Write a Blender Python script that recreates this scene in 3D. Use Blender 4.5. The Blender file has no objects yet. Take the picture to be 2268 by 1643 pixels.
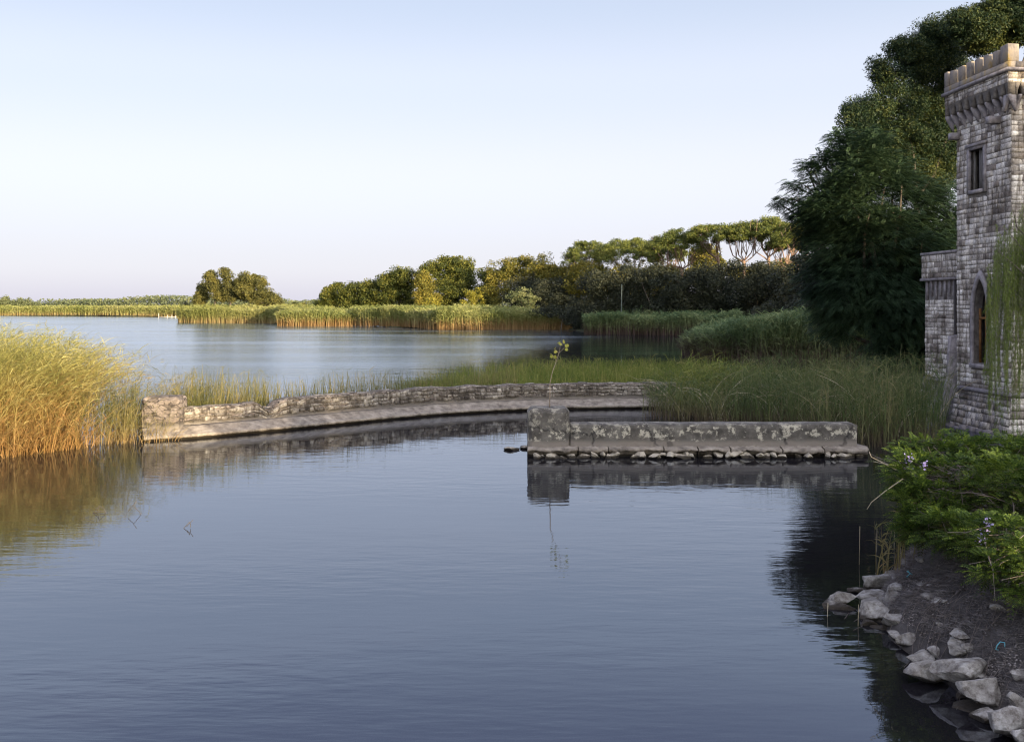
import bpy, bmesh, math, random
import numpy as np
from mathutils import Vector, Matrix, noise as mnoise
R_ = math.radians
SC = bpy.context.scene
COL = SC.collection
# ------------------------------------------------------------------ camera, sky, sun, exposure
EYE = 4.0                 # eye height over the water
FPX, CX, HOR = 2133.0, 1134.0, 676.0     # focal length, centre and horizon in a 2268 px wide frame
cam = bpy.data.cameras.new('camera')
cam.sensor_width = 36.0
cam.lens = 36.0 * FPX / 2268.0
cam.shift_y = -(821.5 - HOR) / 2268.0
cam.clip_start = 0.1
cam.clip_end = 6000
cam_o = bpy.data.objects.new('camera', cam)
COL.objects.link(cam_o)
cam_o.location = (0, 0, EYE)
cam_o.rotation_euler = (R_(90), 0, 0)
SC.camera = cam_o

SUN_DIR = Vector((0.60, -0.80, 0.0)).normalized()   # horizontal direction to the sun
SUN_EL = R_(10.0)
world = bpy.data.worlds.new('World')
SC.world = world
world.use_nodes = True
nt = world.node_tree
bg = nt.nodes['Background']
sky = nt.nodes.new('ShaderNodeTexSky')
sky.sky_type = 'NISHITA'
sky.sun_disc = False
sky.sun_elevation = SUN_EL
sky.sun_rotation = math.atan2(SUN_DIR.x, SUN_DIR.y)
sky.air_density = 1.0
sky.dust_density = 1.2
sky.ozone_density = 2.0
hs = nt.nodes.new('ShaderNodeHueSaturation')
hs.inputs['Saturation'].default_value = 0.85
gm = nt.nodes.new('ShaderNodeGamma')
gm.inputs['Gamma'].default_value = 1.0
nt.links.new(sky.outputs[0], hs.inputs['Color'])
# the evening sky: pale violet at the horizon, white glare above it, soft blue higher up, brightened overhead out of view to fill the shade
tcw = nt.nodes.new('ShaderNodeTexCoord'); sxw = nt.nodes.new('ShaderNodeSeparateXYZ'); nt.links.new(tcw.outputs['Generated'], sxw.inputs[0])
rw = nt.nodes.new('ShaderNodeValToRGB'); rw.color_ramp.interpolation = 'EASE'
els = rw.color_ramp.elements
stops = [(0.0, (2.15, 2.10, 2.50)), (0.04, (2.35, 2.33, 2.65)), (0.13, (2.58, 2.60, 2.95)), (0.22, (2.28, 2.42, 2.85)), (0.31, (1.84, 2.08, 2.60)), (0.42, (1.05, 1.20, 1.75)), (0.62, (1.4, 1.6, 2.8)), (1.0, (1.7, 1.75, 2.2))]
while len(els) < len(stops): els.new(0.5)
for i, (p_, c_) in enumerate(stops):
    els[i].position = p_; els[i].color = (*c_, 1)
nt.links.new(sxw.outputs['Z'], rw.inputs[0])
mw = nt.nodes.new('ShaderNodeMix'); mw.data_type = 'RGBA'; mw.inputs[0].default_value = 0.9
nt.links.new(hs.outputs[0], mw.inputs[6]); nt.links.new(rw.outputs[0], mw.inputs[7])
# the half of the sky round the low sun is much brighter and warmer, turned up to fill the shade
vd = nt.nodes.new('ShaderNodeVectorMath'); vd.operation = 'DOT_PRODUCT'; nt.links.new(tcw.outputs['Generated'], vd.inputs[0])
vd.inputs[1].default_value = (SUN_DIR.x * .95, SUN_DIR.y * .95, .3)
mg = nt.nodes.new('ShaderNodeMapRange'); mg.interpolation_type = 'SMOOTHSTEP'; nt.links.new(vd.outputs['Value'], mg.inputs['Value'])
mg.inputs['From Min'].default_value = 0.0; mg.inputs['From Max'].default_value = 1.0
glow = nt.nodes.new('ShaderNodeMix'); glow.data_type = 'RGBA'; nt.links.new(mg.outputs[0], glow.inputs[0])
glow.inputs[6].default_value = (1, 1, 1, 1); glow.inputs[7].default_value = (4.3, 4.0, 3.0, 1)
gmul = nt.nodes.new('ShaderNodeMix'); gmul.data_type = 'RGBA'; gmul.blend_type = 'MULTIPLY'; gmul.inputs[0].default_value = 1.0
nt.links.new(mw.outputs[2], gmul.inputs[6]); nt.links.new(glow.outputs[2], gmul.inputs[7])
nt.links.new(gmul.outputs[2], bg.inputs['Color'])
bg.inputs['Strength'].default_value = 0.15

sl = bpy.data.lights.new('sun', 'SUN')
sl.energy = 5.0
sl.angle = R_(0.6)
sl.color = (1.0, 0.80, 0.50)
so = bpy.data.objects.new('sun', sl)
COL.objects.link(so)
d = -(SUN_DIR * math.cos(SUN_EL) + Vector((0, 0, math.sin(SUN_EL))))
so.rotation_euler = d.to_track_quat('-Z', 'Y').to_euler()

SC.view_settings.view_transform = 'Standard'
SC.view_settings.look = 'None'
SC.view_settings.exposure = 1.22
SC.view_settings.gamma = 1.0
SC.render.engine = 'CYCLES'
SC.cycles.max_bounces = 8
SC.cycles.transparent_max_bounces = 16
SC.cycles.use_denoising = True
SC.cycles.pixel_filter_type = 'BLACKMAN_HARRIS'
SC.cycles.filter_width = 1.2
SC.cycles.caustics_reflective = False
SC.cycles.caustics_refractive = False

# ------------------------------------------------------------------ helpers
def at(px, py, Y):
    """world point on depth Y seen at (px, py) of the 2268 px frame"""
    return Vector(((px - CX) / FPX * Y, Y, EYE - (py - HOR) / FPX * Y))

def onwater(px, py, z=0.0):
    Y = (EYE - z) * FPX / (py - HOR)
    return Vector(((px - CX) / FPX * Y, Y, z))

def tag(o, label=None, cat=None, group=None, kind=None):
    if label: o['label'] = label
    if cat: o['category'] = cat
    if group: o['group'] = group
    if kind: o['kind'] = kind
    return o

def empty(name, loc, rz=0.0):
    o = bpy.data.objects.new(name, None)
    o.empty_display_size = 0.3
    COL.objects.link(o)
    o.location = loc
    o.rotation_euler = (0, 0, rz)
    return o

def link(name, me, mat, parent=None, smooth=False):
    o = bpy.data.objects.new(name, me)
    if mat: me.materials.append(mat)
    COL.objects.link(o)
    if parent is not None: o.parent = parent
    if smooth: me.polygons.foreach_set('use_smooth', [True] * len(me.polygons))
    return o

class MB:
    """collects vertices and faces (arrays) of one mesh"""
    def __init__(s):
        s.V = []; s.Q = []; s.T = []; s.N = []; s.n = 0
    def quads(s, V, F):
        V = np.asarray(V, float).reshape(-1, 3)
        s.V.append(V); s.Q.append(np.asarray(F, int).reshape(-1, 4) + s.n); s.n += len(V)
    def tris(s, V, F):
        V = np.asarray(V, float).reshape(-1, 3)
        s.V.append(V); s.T.append(np.asarray(F, int).reshape(-1, 3) + s.n); s.n += len(V)
    def poly(s, V, faces):
        V = np.asarray(V, float).reshape(-1, 3)
        s.V.append(V)
        for f in faces: s.N.append([i + s.n for i in f])
        s.n += len(V)
    def box(s, x0, x1, y0, y1, z0, z1):
        v = [(x, y, z) for z in (z0, z1) for y in (y0, y1) for x in (x0, x1)]
        s.poly(v, [(0, 2, 3, 1), (4, 5, 7, 6), (0, 1, 5, 4), (2, 6, 7, 3), (0, 4, 6, 2), (1, 3, 7, 5)])
    def tube(s, pts, rad, k=6, cap=True):
        pts = [Vector(p) for p in pts]
        ring = []
        prev = None
        for i, p in enumerate(pts):
            t = (pts[min(i + 1, len(pts) - 1)] - pts[max(i - 1, 0)])
            t = t.normalized() if t.length > 1e-9 else Vector((0, 0, 1))
            if prev is None:
                a = t.orthogonal().normalized()
            else:
                a = prev - t * prev.dot(t)
                a = a.normalized() if a.length > 1e-6 else t.orthogonal().normalized()
            prev = a
            b = t.cross(a)
            r = rad[i] if hasattr(rad, '__len__') else rad
            ring.append([p + (a * math.cos(2 * math.pi * j / k) + b * math.sin(2 * math.pi * j / k)) * r for j in range(k)])
        V = [tuple(v) for r in ring for v in r]
        F = []
        for i in range(len(pts) - 1):
            for j in range(k):
                F.append((i * k + j, i * k + (j + 1) % k, (i + 1) * k + (j + 1) % k, (i + 1) * k + j))
        if cap:
            F.append(tuple(range(k))[::-1]); F.append(tuple((len(pts) - 1) * k + j for j in range(k)))
        s.poly(V, F)
    def mesh(s, name):
        me = bpy.data.meshes.new(name)
        V = np.concatenate(s.V) if s.V else np.zeros((0, 3))
        loops = []; starts = []; tot = 0
        if s.Q:
            q = np.concatenate(s.Q); loops.append(q.ravel()); starts.append(np.arange(len(q)) * 4 + tot); tot += q.size
        if s.T:
            t = np.concatenate(s.T); loops.append(t.ravel()); starts.append(np.arange(len(t)) * 3 + tot); tot += t.size
        if s.N:
            st = []; fl = []
            for f in s.N:
                st.append(tot); fl += f; tot += len(f)
            loops.append(np.array(fl)); starts.append(np.array(st))
        L = np.concatenate(loops); S = np.concatenate(starts)
        me.vertices.add(len(V)); me.vertices.foreach_set('co', V.ravel())
        me.loops.add(len(L)); me.loops.foreach_set('vertex_index', L.astype(np.int32))
        me.polygons.add(len(S)); me.polygons.foreach_set('loop_start', S.astype(np.int32))
        me.update(calc_edges=True); me.validate()
        return me
    def build(s, name, mat, parent=None, smooth=False):
        return link(name, s.mesh(name), mat, parent, smooth)

# ---- procedural materials
def new_mat(name):
    m = bpy.data.materials.new(name); m.use_nodes = True
    n = m.node_tree.nodes; l = m.node_tree.links
    return m, n, l, n['Principled BSDF']

def N(n, t, **kw):
    x = n.new(t)
    for k, v in kw.items():
        if k in x.inputs: x.inputs[k].default_value = v
        else: setattr(x, k, v)
    return x

def ramp(n, l, fac, stops, interp='LINEAR'):
    r = n.new('ShaderNodeValToRGB')
    r.color_ramp.interpolation = interp
    e = r.color_ramp.elements
    while len(e) < len(stops): e.new(0.5)
    for i, (p, c) in enumerate(stops):
        e[i].position = p; e[i].color = (*c, 1) if len(c) == 3 else c
    l.new(fac, r.inputs[0])
    return r

def mix(n, l, fac, a, b, mode='MIX'):
    m = n.new('ShaderNodeMix'); m.data_type = 'RGBA'; m.blend_type = mode
    for sock, v in ((m.inputs[0], fac), (m.inputs[6], a), (m.inputs[7], b)):
        if hasattr(v, 'links'): l.new(v, sock)
        elif isinstance(v, (int, float)): sock.default_value = v
        else: sock.default_value = (*v, 1)
    return m.outputs[2]

def maths(n, l, op, a, b=None, clamp=False):
    m = n.new('ShaderNodeMath'); m.operation = op; m.use_clamp = clamp
    for i, v in enumerate((a, b)):
        if v is None: continue
        if hasattr(v, 'links'): l.new(v, m.inputs[i])
        else: m.inputs[i].default_value = v
    return m.outputs[0]

def foliage(name, dark, mid, light, scale=0.5, trans=0.25, rough=0.6, zr=None):
    """leaf material: colour varies per leaf and per clump; zr=(z0, z1, colour) blends dry stalks at the foot"""
    m, n, l, p = new_mat(name)
    g = n.new('ShaderNodeNewGeometry')
    no = N(n, 'ShaderNodeTexNoise', Scale=scale, Detail=3.0)
    l.new(g.outputs['Position'], no.inputs['Vector'])
    f = maths(n, l, 'ADD', maths(n, l, 'MULTIPLY', no.outputs['Fac'], 1.1), maths(n, l, 'MULTIPLY', g.outputs['Random Per Island'], 0.5))
    f = maths(n, l, 'SUBTRACT', f, 0.3)
    c = ramp(n, l, f, [(0.15, dark), (0.5, mid), (0.85, light)]).outputs[0]
    if zr:
        sx = n.new('ShaderNodeSeparateXYZ'); l.new(g.outputs['Position'], sx.inputs[0])
        z = maths(n, l, 'ADD', sx.outputs['Z'], maths(n, l, 'MULTIPLY', maths(n, l, 'SUBTRACT', g.outputs['Random Per Island'], 0.5), (zr[1] - zr[0]) * 0.9))
        mr = N(n, 'ShaderNodeMapRange'); l.new(z, mr.inputs['Value'])
        mr.inputs['From Min'].default_value = zr[0]; mr.inputs['From Max'].default_value = zr[1]
        c = mix(n, l, mr.outputs[0], zr[2], c)
    l.new(c, p.inputs['Base Color'])
    p.inputs['Roughness'].default_value = rough
    p.inputs['Specular IOR Level'].default_value = 0.25
    tr = n.new('ShaderNodeBsdfTranslucent'); l.new(c, tr.inputs['Color'])
    ms = n.new('ShaderNodeMixShader'); ms.inputs[0].default_value = trans
    l.new(p.outputs[0], ms.inputs[1]); l.new(tr.outputs[0], ms.inputs[2])
    l.new(ms.outputs[0], n['Material Output'].inputs['Surface'])
    return m

def rough_mat(name, stops, scale=3.0, bump=0.3, rough=0.85, detail=8.0, stretch=(1, 1, 1), dist=0.03, wet=None):
    m, n, l, p = new_mat(name)
    g = n.new('ShaderNodeNewGeometry')
    mp = N(n, 'ShaderNodeMapping'); mp.inputs['Scale'].default_value = stretch
    l.new(g.outputs['Position'], mp.inputs[0])
    no = N(n, 'ShaderNodeTexNoise', Scale=scale, Detail=detail, Roughness=0.65)
    l.new(mp.outputs[0], no.inputs['Vector'])
    c = ramp(n, l, no.outputs['Fac'], stops).outputs[0]
    if wet:
        sx = n.new('ShaderNodeSeparateXYZ'); l.new(g.outputs['Position'], sx.inputs[0])
        f = maths(n, l, 'ADD', sx.outputs['Z'], maths(n, l, 'MULTIPLY', maths(n, l, 'SUBTRACT', no.outputs['Fac'], 0.5), 0.12))
        r = ramp(n, l, f, [(0.0, (1, 1, 1)), (wet[0], (1, 1, 1)), (wet[0] + 0.03, (0, 0, 0))])
        c = mix(n, l, r.outputs[0], c, wet[1])
    l.new(c, p.inputs['Base Color'])
    p.inputs['Roughness'].default_value = rough
    n2 = N(n, 'ShaderNodeTexNoise', Scale=scale * 4, Detail=6.0)
    l.new(mp.outputs[0], n2.inputs['Vector'])
    b = N(n, 'ShaderNodeBump', Strength=bump, Distance=dist)
    l.new(n2.outputs['Fac'], b.inputs['Height']); l.new(b.outputs[0], p.inputs['Normal'])
    return m

# ---- leaves, blades, limbs as arrays
def unit(a): return a / (np.linalg.norm(a, axis=-1, keepdims=True) + 1e-9)

def add_leaves(mb, rng, C, size, asp=0.5, nrm=None, k=0.6):
    """diamond leaves at C; their faces look roughly along nrm"""
    n = len(C)
    r = unit(rng.normal(size=(n, 3)))
    if nrm is not None: r = unit(r + nrm * k)
    t = unit(np.cross(r, unit(rng.normal(size=(n, 3)))))
    s = np.cross(r, t)
    a = (size * rng.uniform(0.6, 1.3, n))[:, None]
    V = np.stack([C - t * a * 0.5, C + s * a * asp * 0.5, C + t * a * 0.5, C - s * a * asp * 0.5], 1)
    mb.quads(V, np.arange(4 * n).reshape(n, 4))

def in_blobs(rng, blobs, n, shell=0.35):
    B = np.array(blobs, float)
    w = (B[:, 3] * B[:, 4] * B[:, 5]) ** 0.67
    i = rng.choice(len(B), n, p=w / w.sum())
    d = unit(rng.normal(size=(n, 3)))
    r = rng.uniform(0, 1, n) ** shell
    return B[i, :3] + d * B[i, 3:6] * r[:, None], d

def strips(mb, P0, D1, D2, W, side, seg=3, tip=0.1, base=1.0):
    """tapered strips P(t) = P0 + D1 t + D2 t^2"""
    n = len(P0); t = np.linspace(0, 1, seg + 1)
    P = P0[:, None] + D1[:, None] * t[None, :, None] + D2[:, None] * (t ** 2)[None, :, None]
    prof = np.interp(t, [0, 0.35, 1], [base, 1.0, tip])
    o = side[:, None] * (W[:, None] * prof[None])[:, :, None] * 0.5
    V = np.stack([P - o, P + o], 2).reshape(n * (seg + 1) * 2, 3)
    b = (np.arange(n) * (seg + 1) * 2)[:, None] + (np.arange(seg) * 2)[None]
    b = b.ravel()
    mb.quads(V, np.stack([b, b + 1, b + 3, b + 2], 1))

def reeds(mb, rng, B, h, hv=0.2, w=0.02, lean=(0, 0), lv=0.15, leaves=4, ll=0.45, lw=0.02, seg=3, plume=0.0):
    """stalks standing on B; leaves spring from the upper part and arch over"""
    n = len(B)
    H = (h if hasattr(h, '__len__') else np.full(n, h)) * rng.uniform(1 - hv, 1 + hv, n)
    ld = np.array([lean[0], lean[1]])[None] + rng.normal(scale=lv, size=(n, 2))
    D1 = np.zeros((n, 3)); D2 = np.zeros((n, 3))
    D1[:, 2] = H; D1[:, :2] = ld * H[:, None] * 0.4
    D2[:, :2] = ld * H[:, None] * 0.7; D2[:, 2] = -H * np.clip(np.linalg.norm(ld, axis=1) * 0.4, 0, .5)
    a = rng.uniform(0, math.pi, n)
    side = np.stack([np.cos(a), np.sin(a), np.zeros(n)], 1)
    strips(mb, B, D1, D2, np.full(n, w) * rng.uniform(0.7, 1.3, n), side, seg, 0.25)
    if plume:
        k_ = rng.uniform(size=n) < plume; plumes(mb, rng, (B + D1 + D2)[k_])
    if leaves:
        m = n * leaves
        i = np.repeat(np.arange(n), leaves)
        t = rng.uniform(0.25, 1.0, m)
        P = B[i] + D1[i] * t[:, None] + D2[i] * (t ** 2)[:, None]
        az = rng.uniform(0, 2 * math.pi, m)
        L = ll * rng.uniform(0.5, 1.3, m)
        dx = np.stack([np.cos(az), np.sin(az)], 1) * 0.55 + np.array(lean)[None] * 0.8
        E1 = np.stack([dx[:, 0] * L, dx[:, 1] * L, L * rng.uniform(0.5, 1.0, m)], 1)
        E2 = np.stack([dx[:, 0] * L * 0.4, dx[:, 1] * L * 0.4, -L * rng.uniform(0.2, 0.9, m)], 1)
        sd = unit(np.cross(E1, rng.normal(size=(m, 3))))
        strips(mb, P, E1, E2, np.full(m, lw) * rng.uniform(0.6, 1.3, m), sd, 3, 0.05, 0.5)

def plumes(mb, rng, P, n_each=7, L=.16):
    """feathery seed heads at the stalk tips"""
    m = len(P) * n_each; i = np.repeat(np.arange(len(P)), n_each)
    A = P[i] - np.array([0, 0, 1.]) * rng.uniform(0, .14, (m, 1))
    D = rng.normal(size=(m, 3)) * np.array([.35, .35, .2]) * L + np.array([.25, 0, .55]) * L
    strips(mb, A, D, np.tile(np.array([[.02, 0, -.06]]), (m, 1)), np.full(m, .013), unit(rng.normal(size=(m, 3))), 2, .3, .6)

def scatter_poly(rng, poly, n):
    """n points inside a polygon"""
    P = np.array(poly, float); lo = P.min(0); hi = P.max(0); out = []
    c = 0
    while c < n:
        q = rng.uniform(lo, hi, (n * 2, 2)); ins = inside(q, P); q = q[ins]
        out.append(q); c += len(q)
    return np.concatenate(out)[:n]

def inside(q, P):
    x, y = q[..., 0], q[..., 1]; r = np.zeros(x.shape, bool)
    for i in range(len(P)):
        x1, y1 = P[i]; x2, y2 = P[(i + 1) % len(P)]
        if y1 == y2: continue
        c = ((y1 > y) != (y2 > y)) & (x < (x2 - x1) * (y - y1) / (y2 - y1) + x1)
        r ^= c
    return r

def seg_dist(q, P, closed=True):
    d = np.full(q.shape[:-1], 1e9)
    m = len(P) if closed else len(P) - 1
    for i in range(m):
        a = np.array(P[i]); b = np.array(P[(i + 1) % len(P)]); ab = b - a
        t = np.clip(((q - a) @ ab) / (ab @ ab + 1e-12), 0, 1)
        d = np.minimum(d, np.linalg.norm(q - a - t[..., None] * ab, axis=-1))
    return d

def vnoise(x, y, s=0):
    """smooth value noise"""
    xi = np.floor(x).astype(int); yi = np.floor(y).astype(int); fx = x - xi; fy = y - yi
    fx = fx * fx * (3 - 2 * fx); fy = fy * fy * (3 - 2 * fy)
    def h(a, b):
        v = np.sin(a * 127.1 + b * 311.7 + s * 74.7) * 43758.5453
        return v - np.floor(v)
    return (h(xi, yi) * (1 - fx) + h(xi + 1, yi) * fx) * (1 - fy) + (h(xi, yi + 1) * (1 - fx) + h(xi + 1, yi + 1) * fx) * fy

# ------------------------------------------------------------------ the ground
LAND = [(4.75, 8.0), (4.6, 10.2), (4.55, 11.6), (4.9, 13.0), (6.0, 15.0), (7.6, 17.2), (10.5, 20.0), (13.8, 23.5), (16.5, 27.5),
        (17.5, 31), (17, 36.5), (14.5, 39), (14.0, 43), (17, 50), (22, 60), (24.5, 67), (27, 80), (28, 110), (27, 127), (18, 132),
        (12, 136), (10, 142), (9.5, 150), (9.0, 159), (-2, 161), (-12, 160), (-31, 184), (-44, 186), (-50, 196), (-53, 213),
        (-64, 220), (-77, 223), (-84, 236), (-92, 300), (-112, 326), (-197, 371), (-400, 400), (-2500, 900), (-2500, 3000),
        (2500, 3000), (2500, -400), (-2500, -400), (-2500, -10), (-60, -4), (-20, 0.5), (-3, 1.2), (2, 2.2), (4.4, 4.5)]

def land_h(q):
    sd = seg_dist(q, LAND); ins = inside(q, np.array(LAND))
    X, Y = q[..., 0], q[..., 1]
    top = np.interp(Y, [-50, 4, 10, 20, 30, 60, 120, 400], [2.2, 2.2, 1.75, 1.7, 1.4, 1.2, 0.7, 0.6])
    s = np.interp(Y, [0, 7, 12, 25, 60], [1.0, 1.2, 1.5, 2.2, 3.0])
    nz = (vnoise(X * 1.7, Y * 1.7) - .5) * 0.25 + (vnoise(X * 5, Y * 5, 3) - .5) * 0.09
    up = top * (1 - np.exp(-sd / s)) + nz * np.clip(sd * 2, 0, 1)
    dn = -np.clip(sd * 0.28, 0, 1.6) - 0.03 + nz * 0.4 * np.clip(sd, 0, 1)
    z = np.where(ins, up, dn)
    # marsh floor behind and beside the walls, reed shallows on the left
    m = np.clip(1 - seg_dist(q, [(-30, 30), (-12, 28), (-4, 37), (12, 40), (13, 30)], False) / 6, 0, 1)
    z = np.where(~ins, np.maximum(z, -1.6 + m * 1.35), z)
    return z

def axis(lo, hi, f0, f1, fine):
    v = list(np.arange(f0, f1, fine)); s = fine; x = f1
    while x < hi: v.append(x); s = min(s * 1.13, 60); x += s
    v.append(hi); s = fine; x = f0
    L = []
    while x > lo: s = min(s * 1.13, 60); x -= s; L.append(max(x, lo))
    return np.array(L[::-1] + v)

gx = axis(-2500, 2500, 3.5, 9.5, 0.12); gy = axis(-400, 3000, 7.0, 19.0, 0.12)
GX, GY = np.meshgrid(gx, gy)
GQ = np.stack([GX, GY], -1)
GZ = land_h(GQ)
mb = MB()
ny, nx = GX.shape
ii = (np.arange(ny - 1)[:, None] * nx + np.arange(nx - 1)[None]).ravel()
mb.quads(np.stack([GX, GY, GZ], -1).reshape(-1, 3), np.stack([ii, ii + 1, ii + nx + 1, ii + nx], 1))
m, n, l, p = new_mat('bank_soil')
g = n.new('ShaderNodeNewGeometry')
n1 = N(n, 'ShaderNodeTexNoise', Scale=2.2, Detail=8.0, Roughness=0.7); l.new(g.outputs['Position'], n1.inputs['Vector'])
n2 = N(n, 'ShaderNodeTexNoise', Scale=14.0, Detail=8.0, Roughness=0.75); l.new(g.outputs['Position'], n2.inputs['Vector'])
c1 = ramp(n, l, n1.outputs['Fac'], [(0.3, (0.05, 0.042, 0.038)), (0.55, (0.12, 0.105, 0.10)), (0.75, (0.20, 0.18, 0.17))]).outputs[0]
c2 = mix(n, l, 0.6, c1, ramp(n, l, n2.outputs['Fac'], [(0.35, (0.25, 0.22, 0.2)), (0.65, (1, 1, 1))]).outputs[0], 'MULTIPLY')
sx = n.new('ShaderNodeSeparateXYZ'); l.new(g.outputs['Position'], sx.inputs[0])
mud = ramp(n, l, n1.outputs['Fac'], [(0.35, (0.016, 0.012, 0.006)), (0.7, (0.06, 0.043, 0.022))]).outputs[0]
wet = ramp(n, l, maths(n, l, 'ADD', sx.outputs['Z'], 0.5), [(0.45, (1, 1, 1)), (0.56, (0, 0, 0))]).outputs[0]
c3 = mix(n, l, wet, c2, mud)
far = ramp(n, l, maths(n, l, 'DIVIDE', sx.outputs['Y'], 60.0), [(0.4, (0, 0, 0)), (0.5, (1, 1, 1))]).outputs[0]
grassc = ramp(n, l, n1.outputs['Fac'], [(0.35, (0.03, 0.035, 0.012)), (0.7, (0.09, 0.09, 0.03))]).outputs[0]
c3 = mix(n, l, maths(n, l, 'MULTIPLY', far, maths(n, l, 'SUBTRACT', 1.0, wet)), c3, grassc)
l.new(c3, p.inputs['Base Color']); p.inputs['Roughness'].default_value = 0.95
b = N(n, 'ShaderNodeBump', Strength=0.9, Distance=0.06); l.new(n2.outputs['Fac'], b.inputs['Height']); l.new(b.outputs[0], p.inputs['Normal'])
tag(mb.build('ground', m, smooth=True), kind='structure')

def gz(x, y):
    return float(land_h(np.array([[x, y]]))[0])

# ------------------------------------------------------------------ the water
m, n, l, p = new_mat('lake_water')
n.remove(p)
g = n.new('ShaderNodeNewGeometry')
sx = n.new('ShaderNodeSeparateXYZ'); l.new(g.outputs['Position'], sx.inputs[0])
def wnoise(scale, rot, st, det=2.0, seed=0.0):
    mp = N(n, 'ShaderNodeMapping'); mp.inputs['Rotation'].default_value = (0, 0, R_(rot)); mp.inputs['Scale'].default_value = st
    mp.inputs['Location'].default_value = (seed, seed * 2, 0)
    l.new(g.outputs['Position'], mp.inputs[0])
    t = N(n, 'ShaderNodeTexNoise', Scale=scale, Detail=det, Roughness=0.5); l.new(mp.outputs[0], t.inputs['Vector'])
    return t.outputs['Fac']
# open lake beyond the curved wall is ruffled by wind; the pond inside is nearly calm
open_ = N(n, 'ShaderNodeMapRange'); open_.interpolation_type = 'SMOOTHSTEP'
l.new(maths(n, l, 'SUBTRACT', sx.outputs['Y'], maths(n, l, 'MULTIPLY', sx.outputs['X'], 0.25)), open_.inputs['Value'])
open_.inputs['From Min'].default_value = 34; open_.inputs['From Max'].default_value = 60
# sheltered water near the right bank
shel = N(n, 'ShaderNodeMapRange'); shel.interpolation_type = 'SMOOTHSTEP'
l.new(maths(n, l, 'SUBTRACT', sx.outputs['X'], maths(n, l, 'MULTIPLY', maths(n, l, 'SUBTRACT', sx.outputs['Y'], 71.0), 0.3)), shel.inputs['Value'])
shel.inputs['From Min'].default_value = 3; shel.inputs['From Max'].default_value = -7
op = maths(n, l, 'MULTIPLY', open_.outputs[0], maths(n, l, 'ADD', maths(n, l, 'MULTIPLY', shel.outputs[0], 0.9), 0.1))
hA = maths(n, l, 'ADD', maths(n, l, 'MULTIPLY', wnoise(1.7, 12, (0.55, 1.6, 1)), 0.009), maths(n, l, 'MULTIPLY', wnoise(6.0, 12, (0.4, 1.6, 1), 2.0, 3.0), 0.0028))
patch = ramp(n, l, wnoise(0.16, 8, (0.6, 1.4, 1), 2.0, 5.0), [(0.35, (0.15, 0.15, 0.15)), (0.65, (1, 1, 1))]).outputs[0]
hA = maths(n, l, 'MULTIPLY', hA, patch)
hB = maths(n, l, 'ADD', maths(n, l, 'MULTIPLY', wnoise(0.9, -6, (0.5, 1.3, 1), 4.0, 7.0), 0.045), maths(n, l, 'MULTIPLY', wnoise(3.5, 5, (0.6, 1.3, 1), 3.0, 11.0), 0.02))
hB = maths(n, l, 'ADD', hB, maths(n, l, 'MULTIPLY', wnoise(0.5, 4, (0.22, 1.5, 1), 3.0, 17.0), 0.05))
hgt = maths(n, l, 'ADD', hA, maths(n, l, 'MULTIPLY', hB, op))
b = N(n, 'ShaderNodeBump', Strength=1.0, Distance=1.0); l.new(hgt, b.inputs['Height'])
fr = N(n, 'ShaderNodeFresnel', IOR=2.6); l.new(b.outputs[0], fr.inputs['Normal'])
gl = N(n, 'ShaderNodeBsdfGlossy'); gl.inputs['Roughness'].default_value = 0.02; l.new(mix(n, l, op, (0.82, 0.89, 1.0), (0.86, 0.93, 1.0)), gl.inputs['Color'])
l.new(b.outputs[0], gl.inputs['Normal']); l.new(maths(n, l, 'ADD', maths(n, l, 'MULTIPLY', maths(n, l, 'MULTIPLY', op, wnoise(0.05, 6, (0.5, 2.2, 1), 3.0, 23.0)), 0.26), 0.012), gl.inputs['Roughness'])
trn = N(n, 'ShaderNodeBsdfTransparent'); trn.inputs['Color'].default_value = (0.55, 0.46, 0.30, 1)
mk = N(n, 'ShaderNodeBsdfDiffuse'); mk.inputs['Color'].default_value = (0.023, 0.021, 0.026, 1)
body = n.new('ShaderNodeMixShader'); body.inputs[0].default_value = 0.5
l.new(trn.outputs[0], body.inputs[1]); l.new(mk.outputs[0], body.inputs[2])
ms = n.new('ShaderNodeMixShader'); l.new(fr.outputs[0], ms.inputs[0]); l.new(body.outputs[0], ms.inputs[1]); l.new(gl.outputs[0], ms.inputs[2])
l.new(ms.outputs[0], n['Material Output'].inputs['Surface'])
mb = MB(); mb.quads([(-2400, -300, 0), (2400, -300, 0), (2400, 2900, 0), (-2400, 2900, 0)], [(0, 1, 2, 3)])
tag(mb.build('water', m), kind='structure')

# ------------------------------------------------------------------ masonry materials
TRIM = rough_mat('grey_trim_stone', [(0.3, (0.10, 0.085, 0.085)), (0.5, (0.26, 0.23, 0.235)), (0.7, (0.42, 0.38, 0.38))], 3.5, 0.5)
PARAPET = rough_mat('lichen_stone', [(0.28, (0.07, 0.06, 0.055)), (0.45, (0.22, 0.19, 0.17)), (0.56, (0.28, 0.23, 0.18)), (0.70, (0.32, 0.22, 0.07))], 3.0, 0.5, stretch=(1, 1, .7))
WOOD = rough_mat('grey_wood', [(0.3, (0.10, 0.09, 0.085)), (0.7, (0.30, 0.28, 0.27))], 8.0, 0.3, stretch=(3, 3, .3))
m, n, l, p = new_mat('dark_glass'); p.inputs['Base Color'].default_value = (0.012, 0.012, 0.014, 1); p.inputs['Roughness'].default_value = 0.15
GLASS = m

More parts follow.
